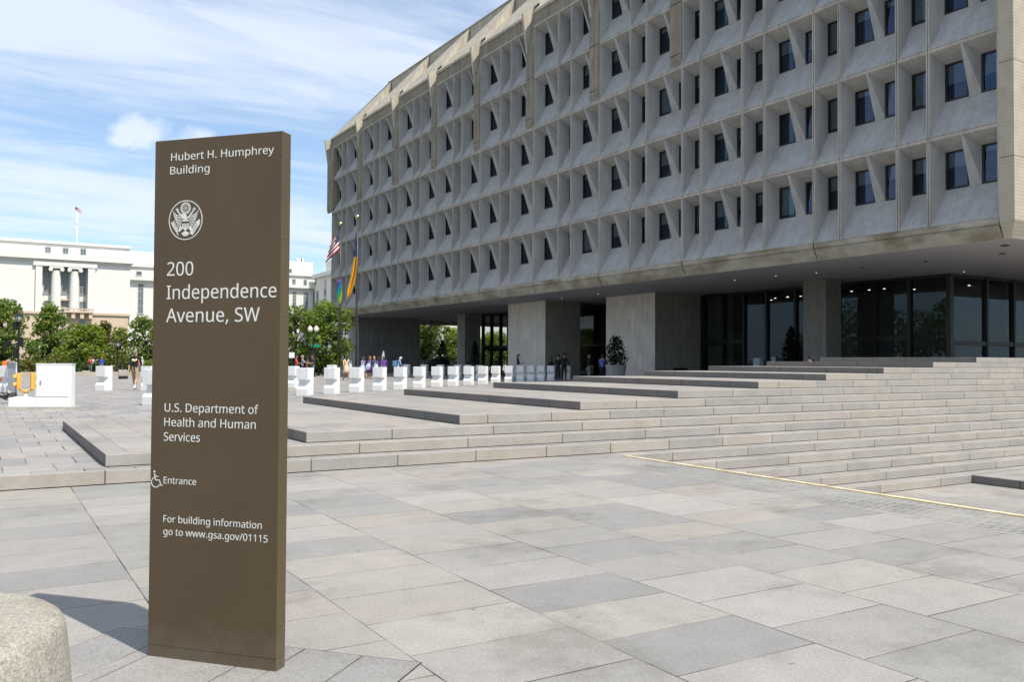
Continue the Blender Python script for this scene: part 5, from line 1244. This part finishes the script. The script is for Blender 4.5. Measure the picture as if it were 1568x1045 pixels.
# folding display boards by the lobby
p = atq(1163, 556, 55); t = empty('display_board', (p[0], p[1], L1 - .012), SROT + .5); tag(t, 'pale folding display board standing behind the upper steps near the lobby', 'sign board')
hb = atq(1163, 548.5, 55)[2] - L1
for s in (-1, 1):
    mb = MB(); mb.box((0, -.015, .05), (.38, .015, hb), 0, Matrix.Rotation(.35 * s, 3, 'Z') @ Matrix.Scale(s, 3, (1, 0, 0))); mb.build('board', plain('pale_board', (.42, .50, .50), .5, .05), t)
p = atq(1185, 556, 54); mb = MB(); hb = atq(1185, 547, 54)[2] - L1; mb.lathe([(.14, 0), (.14, hb - .12), (.17, hb - .11), (.17, hb)], (p[0], p[1], L1 - .012), 12); o = mb.build('litter_bin', plain('bin_grey', (.35, .40, .40), .5)); tag(o, 'slim grey litter bin behind the upper steps beside the display board', 'bin')

# ------------------------------------------------------------------ parked cars
def car(px, q, color, label, rz, L=4.6, suv=False):
    p = atq(px, 560, q); z0 = L1 - .012 if p[1] < 97 else .125
    t = empty('parked_car', (p[0], p[1], z0), rz); tag(t, label, 'car', None)
    H = 1.72 if suv else 1.45; hw = .9; m = plain('car_paint', color, .25, .05, 3, spec=.6)
    prof = [(-L / 2, .32), (-L / 2 + .02, .82), (-L / 2 + .25, .95), (-L / 2 + .9 if not suv else -L / 2 + .2, 1.0), (L * .18, .98), (L / 2 - .2, .84), (L / 2, .62), (L / 2 - .02, .32)]
    mb = MB(); mb.prism(prof, 1, -hw, hw); mb.build('body', m, t, bevel=.05)
    a, b, c, d = (-L / 2 + (.85 if not suv else .25), -L / 2 + (1.45 if not suv else .55), L * .02, L * .2)
    mb = MB(); 
    lo = [(a, -hw + .05, .97), (d, -hw + .05, .97), (d, hw - .05, .97), (a, hw - .05, .97)]; hi = [(b, -hw + .22, H - .03), (c, -hw + .22, H - .03), (c, hw - .22, H - .03), (b, hw - .22, H - .03)]
    mb.add(lo + hi, [(0, 1, 5, 4), (1, 2, 6, 5), (2, 3, 7, 6), (3, 0, 4, 7)]); mb.build('window', plain('car_window', (.03, .04, .05), .06, .1, spec=.8), t)
    mb = MB(); mb.box((b - .05, -hw + .2, H - .035), (c + .06, hw - .2, H + .02))
    for s in (-1, 1):
        for (x0, x1) in ((a, b), (d, c), ((a + d) / 2, (b + c) / 2 + .05)): mb.tube([(x0, s * (hw - .045), .97), (x1, s * (hw - .215), H)], .035, 6)
    mb.build('roof', m, t, bevel=.02)
    for s in (-1, 1):
        for x in (-L * .31, L * .31):
            mb = MB(); n0 = len(mb.v); mb.lathe([(.2, -.11), (.33, -.11), (.34, 0), (.33, .11), (.2, .11)], (0, 0, 0), 18)
            for i in range(n0, len(mb.v)): x_, y_, z_ = mb.v[i]; mb.v[i] = (x + x_, s * (hw - .1) + z_, .33 + y_)
            mb.build('wheel', M_BLACK, t)
        mb = MB(); mb.box((L / 2 - .1, s * .68 - .17, .62), (L / 2 + .012, s * .68 + .17, .76)); mb.build('headlight', M_FWHITE, t, bevel=.02)
car(503, 92, (.10, .14, .19), 'blue grey parked car behind the dark planter wall and flagpole', math.radians(200))
car(640, 118, (.16, .18, .20), 'grey parked car half hidden behind the inner pier under the building', math.radians(188))
car(662, 116, (.022, .028, .045), 'dark navy parked van left of the dark clipped cone under the building', math.radians(175), 4.9, True)
car(694, 117, (.10, .115, .14), 'slate parked car right of the dark clipped cone under the building', math.radians(182))

# ------------------------------------------------------------------ people
SKIN = {'fair': (.50, .30, .22), 'tan': (.36, .20, .13), 'dark': (.12, .065, .04)}
def person_mesh(pose, cloth):
    """one continuous skinned figure 1.75 m tall facing +y; cloth maps a body region to a material"""
    J = {}; E_ = []; Rad = {}; reg = {}
    def j(n, p, r, parent=None, region='skin'):
        J[n] = Vector(p); Rad[n] = r
        if parent: E_.append((parent, n)); reg[(parent, n)] = region
    lean = pose.get('lean', 0.0)
    def tl(p): return (p[0], p[1] + lean * max(0, p[2] - .95), p[2])
    j('pelvis', (0, 0, .95), (.155, .115))
    j('waist', tl((0, 0, 1.10)), (.135, .10), 'pelvis', 'top')
    j('chest', tl((0, .0, 1.30)), (.165, .115), 'waist', 'top')
    j('collar', tl((0, -.01, 1.445)), (.085, .075), 'chest', 'top')
    j('neck', tl((0, .0, 1.50)), (.052, .055), 'collar', 'skin')
    hd = pose.get('head', 0.0)
    j('jaw', tl((0, .025 + hd * .3, 1.575)), (.066, .082), 'neck', 'skin')
    j('brow', tl((0, .012 + hd, 1.665)), (.076, .095), 'jaw', 'skin')
    j('crown', tl((0, .0 + hd, 1.725)), (.052, .062), 'brow', 'skin')
    j('nose', tl((0, .115 + hd * .6, 1.622)), (.014, .016), 'jaw', 'skin')
    for s, nm in ((-1, 'l'), (1, 'r')):
        j('ear' + nm, tl((s * .085, .0 + hd * .6, 1.635)), (.013, .02), 'jaw', 'skin')
        # arms: swing, bend as angles
        sw, bend, out = pose.get('arm' + nm, (0.05, .25, .10))
        sh = Vector(tl((s * .195, -.01, 1.40))); j('sh' + nm, sh, (.062, .062), 'chest' if False else 'collar', 'top')
        u = Vector((s * math.sin(out), math.sin(sw), -math.cos(sw))).normalized(); el = sh + u * .285; j('el' + nm, el, (.044, .044), 'sh' + nm, 'sleeve')
        fw = Vector((s * math.sin(out) * .3 - s * pose.get('in' + nm, .0), math.sin(sw + bend), -math.cos(sw + bend))).normalized(); wr = el + fw * .245; j('wr' + nm, wr, (.028, .030), 'el' + nm, 'forearm')
        pl = wr + fw * .075; j('palm' + nm, pl, (.022, .038), 'wr' + nm, 'skin')
        side = fw.cross(Vector((s, 0, 0))).normalized()
        for k in range(4):
            off = side * (-.030 + .020 * k); f1 = pl + off * .9 + fw * .045; f2 = f1 + fw * (.030 + .006 * (k in (1, 2))) + Vector((-s * .018, 0, 0))
            j('f%s%d' % (nm, k), f1, (.0085, .0085), 'palm' + nm, 'skin'); j('g%s%d' % (nm, k), f2, (.0075, .0075), 'f%s%d' % (nm, k), 'skin')
        tb = wr + fw * .04 + side * -.045; j('t' + nm, tb, (.010, .010), 'wr' + nm, 'skin'); j('tt' + nm, tb + fw * .035 + side * -.012, (.008, .008), 't' + nm, 'skin')
        # legs
        st, kb = pose.get('leg' + nm, (0.0, .03))
        hp = Vector((s * .092, 0, .90)); j('hip' + nm, hp, (.098, .10), 'pelvis', 'hips')
        tdir = Vector((s * .02, math.sin(st), -math.cos(st))); kn = hp + tdir * .425; j('kn' + nm, kn, (.060, .062), 'hip' + nm, 'thigh')
        sdir = Vector((0, math.sin(st - kb), -math.cos(st - kb))); an = kn + sdir * .415; j('cf' + nm, kn + sdir * .14 + Vector((0, -.014, 0)), (.055, .058), 'kn' + nm, 'shin'); j('an' + nm, an, (.036, .040), 'cf' + nm, 'shin')
        j('hl' + nm, an + Vector((0, -.035, -.035)), (.033, .032), 'an' + nm, 'shoe'); j('to' + nm, an + Vector((s * .02, .155, -.042)), (.036, .026), 'an' + nm, 'shoe')
    names = list(J); idx = {n: i for i, n in enumerate(names)}
    me = bpy.data.meshes.new('person'); me.from_pydata([tuple(J[n]) for n in names], [(idx[a], idx[b]) for a, b in E_], []); me.update()
    ob = bpy.data.objects.new('person', me); col.objects.link(ob)
    md = ob.modifiers.new('skin', 'SKIN'); md.use_smooth_shade = True; md.branch_smoothing = .35
    sv = me.skin_vertices[0].data
    for n in names: sv[idx[n]].radius = Rad[n]; sv[idx[n]].use_root = (n == 'pelvis')
    sd = ob.modifiers.new('sub', 'SUBSURF'); sd.levels = 1; sd.render_levels = 1
    dg = bpy.context.evaluated_depsgraph_get(); out = bpy.data.meshes.new_from_object(ob.evaluated_get(dg)); bpy.data.objects.remove(ob); bpy.data.meshes.remove(me)
    regs = sorted(set(reg.values())); out.materials.clear(); ml = []
    for r_ in regs:
        m = cloth.get(r_, cloth['skin']); ml.append(m); out.materials.append(m)
    segs = [(np.array(J[a]), np.array(J[b]), regs.index(reg[(a, b)])) for a, b in E_]
    A_ = np.array([s_[0] for s_ in segs]); B_ = np.array([s_[1] for s_ in segs]); R_i = np.array([s_[2] for s_ in segs]); rr = np.array([min(Rad[b]) for a, b in E_])
    mi = []
    for f in out.polygons:
        c = np.array(f.center); d = B_ - A_; tt = np.clip(((c - A_) * d).sum(1) / (d * d).sum(1), 0, 1); dist = np.linalg.norm(A_ + d * tt[:, None] - c, axis=1) / (rr + .03)
        mi.append(int(R_i[np.argmin(dist)]))
    out.polygons.foreach_set('material_index', mi); out.polygons.foreach_set('use_smooth', [True] * len(mi)); out.update()
    return out, J
def person(px, pfeet, q, hgt, look, label, top, bottom, skin='fair', hair=(.05, .03, .02), shoe=(.03, .03, .03), pose=None, sleeve='short', legs='long', hairlen=0, cap=None, skirt=None, zbase=None, group=None, frac=1.0):
    """look = compass of the facing direction in radians about z (0 = facing +y)"""
    P = atq(px, pfeet, q) if q else atz(px, pfeet, L1)
    sk = tint(SKIN[skin], .6); tp, bt, sh_ = tint(top), tint(bottom), tint(shoe)
    cloth = {'skin': sk, 'top': tp, 'sleeve': tp, 'forearm': tp if sleeve == 'long' else sk, 'hips': bt, 'thigh': bt if legs != 'bare' else sk, 'shin': bt if legs == 'long' else sk, 'shoe': sh_}
    if skirt: cloth['hips'] = tint(skirt)
    me, J = person_mesh(pose or {}, cloth)
    o = bpy.data.objects.new('person', me); col.objects.link(o); o.location = (P[0], P[1], (L1 - .012 if zbase is None else zbase)); o.rotation_euler = (0, 0, look); k = hgt / 1.76; o.scale = (k,) * 3
    tag(o, label, 'person', group)
    hx, hy, hz_ = J['brow']
    mb = MB(); n = 14
    prof = [(.0975 * math.cos(a), .0975 * math.sin(a) * 1.05) for a in (-.15, .15, .45, .8, 1.15, 1.45)]
    mb.lathe(prof, (hx, hy - .018, hz_ + .005), n)
    for i in range(len(mb.v)):
        x_, y_, z_ = mb.v[i]; y2_ = y_ - (hy - .018); mb.v[i] = (x_ * .93, hy - .018 + y2_ * 1.12 - (.012 if z_ < hz_ + .02 else 0), z_)
    mb.tube([(hx, hy - .075, hz_ + .02), (hx, hy - .085, hz_ - .05), (hx, hy - .075, hz_ - .10 - hairlen * .6), (hx, hy - .07, hz_ - .13 - hairlen)], [.07, .075, .066 if hairlen else .05, .05 if hairlen else .03], 10)
    hm = mb.build('hair', tint(hair, .7), o, smooth=True)
    if cap:
        mb = MB(); mb.lathe([(.112, .03), (.115, .075), (.13, .11), (.07, .135), (.01, .14)], (hx, hy - .005, hz_), 14); mb.box((hx - .075, hy + .07, hz_ + .03), (hx + .075, hy + .185, hz_ + .042)); mb.build('cap', tint(cap), o, smooth=False)
    if skirt:
        mb = MB(); mb.lathe([(.165, 1.03), (.19, .93), (.23, .75), (.26, .52 if legs == 'bare' else .35)], (0, 0, 0), 18); m_ = mb.build('skirt', tint(skirt), o, smooth=True)
    return o, J, P, k
VA = math.atan2(-VIEW[0], VIEW[1])       # facing straight away from the viewer
BLK, NAVY_ = (.014, .014, .016), (.02, .03, .07)
WALK = dict(legl=(.34, .12), legr=(-.26, .25), arml=(-.3, .2, .08), armr=(.32, .3, .08))
STAND = dict(legl=(.03, .04), legr=(-.04, .04))
HOLD = dict(arml=(.35, 1.3, .05), armr=(.35, 1.25, .05), inl=.35, inr=.35, head=.02)
# walking man near the sign
o, J, P, k = person(206.5, 598, None, 1.76, VA + .05, 'man in black T-shirt and khaki shorts walking away, left of the brown sign', BLK, (.36, .27, .17), 'fair', (.20, .17, .15), (.03, .03, .035), WALK, legs='shorts')
mb = MB()
for (x0, x1, z0, z1, m_) in ((-.10, -.02, 1.28, 1.36, 0), (-.03, .06, 1.25, 1.34, 1), (.05, .115, 1.29, 1.37, 0)): mb.quad((x1, -.127, z0), (x0, -.127, z0), (x0 + .01, -.124, z1), (x1 + .01, -.124, z1), m_)
mb.build('shirt_print', [tint((.78, .85, .30)), tint((.75, .45, .5))], o)
mb = MB()
for s in ('l', 'r'):
    a = J['an' + s]; mb.tube([tuple(a + Vector((0, 0, -.02))), tuple(a + Vector((0, 0, .12)))], .052, 10)
mb.build('sock', tint((.75, .75, .75)), o)
# men by the flagpoles
person(453.5, 579, 62, 1.72, VA - 1.5, 'man in a red T-shirt with raised hands beside the brown sign', (.50, .07, .06), (.20, .24, .30), 'tan', pose={**STAND, **HOLD})
person(463, 579, 62, 1.70, VA - 1.2, 'bald man in a grey shirt and dark trousers beside the man in red', (.30, .32, .38), (.03, .03, .04), 'fair', (.42, .26, .20), pose={**STAND, 'armr': (.8, .5, .1)})
person(470.5, 579, 61, 1.45, VA - 1.0, 'small person in a brown top half hidden behind the second barrier from the sign', (.30, .16, .10), (.5, .5, .5), 'tan', pose={**STAND, 'armr': (1.0, .4, .1)})
person(478.3, 581.3, None, 1.74, VA + 2.6, 'man in a black T-shirt and blue jeans standing with his legs apart', (.03, .032, .045), (.10, .20, .28), 'tan', pose={'legl': (.12, .05), 'legr': (-.14, .08), **HOLD})
person(530, 583, None, 1.68, VA + .5, 'woman in a long cream dress with dark hair walking past the flagpole wall', (.66, .48, .34), (.66, .48, .34), 'tan', (.04, .025, .02), pose=WALK, sleeve='short', legs='bare', hairlen=.16, skirt=(.66, .48, .34))
# group in purple
G1 = 'people in purple walking in a group'
PUR, LAV = (.055, .028, .13), (.30, .25, .40)
purp = [(556, 580.5, LAV, (.10, .05, .04), 'woman in a pale lavender top leading the purple group at its left, bare legs', 'bare', .12), (566, 580.5, PUR, (.36, .13, .05), 'red haired woman in dark purple, second from the left in the purple group', 'bare', .16), (572.5, 579.3, (.05, .09, .16), (.42, .25, .12), 'blond woman in teal and navy in the middle of the purple group', 'long', .1), (580, 580.5, PUR, (.07, .03, .02), 'dark haired woman in purple just left of the tall folded white parasol', 'long', .12), (588, 581.2, (.16, .06, .30), (.06, .04, .03), 'person in purple top and blue jeans carrying the folded white parasol', 'long', .05)]
PP = {}
for i, (px, pf, c_, hr, lab, lg, hl) in enumerate(purp):
    PP[i] = person(px, pf, None, 1.62 + .03 * (i % 3), VA + .9 - .15 * i, lab, c_, (.13, .19, .36) if i == 4 else (.04, .035, .07) if lg == 'long' else c_, 'fair', hr, (.3, .2, .15), WALK if i % 2 == 0 else STAND, legs=lg, hairlen=hl, skirt=(c_ if lg == 'bare' else None), group=None)
M_BAG = plain('clear_bag', (.46, .52, .60), .35, .12, 8)
for i, (px, py, lab) in enumerate(((554.5, 564.5, 'pale round bag carried by the leftmost woman of the purple group'), (563.5, 562, 'pale tilted bag on the back of the red haired woman in purple'), (575.5, 563, 'pale bag hanging from the dark haired woman in purple'), (535.5, 562.5, 'pale blue bag carried by the woman in the cream dress'))):
    q = (atz(px, 581, L1) - EYEPOS) @ VIEW - .22; p = atq(px, py, q); mb = MB(); n0 = 0
    mb.lathe([(.02, -.26), (.13, -.2), (.17, -.02), (.15, .14), (.06, .24), (.02, .25)], (0, 0, 0), 12)
    mb.tube([(-.1, 0, .16), (-.05, 0, .42), (.05, 0, .42), (.1, 0, .16)], .015, 6)
    o = mb.build('bag', M_BAG, smooth=True); o.location = p; o.scale = (1, .55, 1); o.rotation_euler = (0, .35 if i == 1 else .1, VA); tag(o, lab, 'bag')
q = (atz(588, 581, L1) - EYEPOS) @ VIEW - .3; p = atq(586.3, 553, q); mb = MB(); mb.tube([(0, 0, -.55), (0, 0, -.42), (0, 0, -.3), (.02, 0, .35), (.04, 0, .62), (.045, 0, .72)], [.012, .02, .10, .115, .05, .012], 10); o = mb.build('folded_parasol', tint((.42, .41, .38)), smooth=True); o.location = p; tag(o, 'folded off white parasol held upright above the purple group', 'parasol')
# older man with a rucksack
o, J, P, k = person(609, 580.5, None, 1.62, VA - 1.15, 'white haired man in a light blue shirt stooping forward, right of the purple group', (.22, .42, .66), (.30, .30, .32), 'fair', (.70, .68, .62), pose={**WALK, 'lean': .28, 'head': .05})
mb = MB(); mb.box((-.17, -.42, 1.02), (.17, -.14, 1.46)); mb.tube([(-.11, -.14, 1.44), (-.12, .02, 1.50), (-.12, .12, 1.36)], .02, 6); mb.tube([(.11, -.14, 1.44), (.12, .02, 1.50), (.12, .12, 1.36)], .02, 6)
r = mb.build('rucksack', tint((.10, .20, .32)), bevel=.06); r.location = o.location; r.rotation_euler = o.rotation_euler; r.scale = o.scale; tag(r, 'blue rucksack on the back of the stooping white haired man', 'rucksack')
# woman with a phone
o, J, P, k = person(793, 581.5, 66, 1.90, VA - 1.45, 'woman in a black top and white trousers looking at her phone before the pale pier', (.018, .02, .035), (.66, .66, .72), 'fair', (.13, .07, .045), pose={**STAND, 'armr': (.25, 1.25, .05), 'arml': (.15, 1.35, .05), 'inl': .2, 'head': .03}, hairlen=.14)
pw = o.matrix_basis @ Vector((J['gr1'].x - .02, J['gr1'].y + .02, J['gr1'].z + .03)); 
mb = MB(); mb.box((-.036, -.005, -.07), (.036, .005, .07)); ph = mb.build('phone', M_BLACK); ph.location = Matrix.LocRotScale(o.location, o.rotation_euler, o.scale) @ Vector((J['gr1'].x - .02, J['gr1'].y + .02, J['gr1'].z + .03)); ph.rotation_euler = (.5, 0, VA - 1.45); tag(ph, 'small dark phone in the hand of the woman by the pale pier', 'phone')
# dark figures by the fence
person(843.5, 582.5, None, 1.62, VA + .5, 'dark haired woman in black with a pale arm, left of the two uniformed people', BLK, BLK, 'fair', (.012, .01, .01), pose=STAND, hairlen=.16)
person(854.5, 582.3, None, 1.80, VA + 2.9, 'dark uniformed person in a peaked cap with a pale face, left one of the pair', (.012, .013, .018), (.011, .012, .016), 'fair', BLK, BLK, {**STAND, 'arml': (.15, .4, .12)}, cap=(.012, .012, .016), sleeve='short')
person(864, 582.3, None, 1.93, VA + 3.3, 'taller dark uniformed person with hands at the belt, right one of the pair', (.012, .013, .018), (.011, .012, .016), 'tan', BLK, BLK, {**STAND, 'arml': (-.1, .9, .35), 'armr': (-.1, .9, .35)}, cap=(.012, .012, .016), sleeve='long')
person(902, 577, 60, 1.86, VA + 1.2, 'person in a black jacket and grey trousers behind the crowd fence', BLK, (.24, .22, .22), 'tan', (.10, .06, .04), pose=STAND, sleeve='long')
person(922, 577, 59, 1.84, VA - .3, 'person in a blue shirt leaning on the crowd fence by the clipped tree', (.14, .16, .36), BLK, 'fair', (.03, .025, .02), pose={**STAND, 'arml': (.6, .3, .2), 'lean': .1}, sleeve='long')
person(763, 580, 76, 1.75, VA + .2, 'black silhouette of a person inside the glass lobby, left of the pale pier', BLK, BLK, 'dark', BLK, pose=STAND, sleeve='long')
# far people on the lawn edge
FARG = None
for px, q, tp, hr, lab in ((138, 83, (.62, .10, .10), (.30, .05, .04), 'tiny far person in red at the lawn edge, left of the lone barrier'), (142, 83.5, (.70, .68, .68), (.05, .03, .02), 'tiny far person in white beside the one in red at the lawn edge'), (146.5, 84, (.55, .5, .45), (.05, .03, .02), 'tiny far dark haired person between the white and the blue dressed ones'), (155.5, 83, (.05, .12, .50), (.55, .10, .03), 'tiny far person in a blue shirt with bright red hair above the lone barrier'), (217, 82, (.60, .60, .56), (.72, .66, .52), 'tiny far person in a pale hat at the left edge of the brown sign'), (213, 81, (.60, .22, .16), (.3, .15, .06), 'tiny far person in salmon just right of the walking man')):
    person(px, 575.5, q, 1.55, VA + 1.0, lab, tp, (.2, .2, .25), 'fair', hr, pose=STAND)
# seated person behind the top steps
PT = atq(1253, 552, 27.5)
person(1253, 560, 29.0, 1.70, VA + 1.0, 'dark haired person in a dark top half hidden behind the uppermost dark step', (.03, .04, .09), BLK, 'fair', (.01, .01, .012), pose={**STAND, 'lean': .35}, zbase=float(atq(1253, 545.5, 29.0)[2] - 1.70))
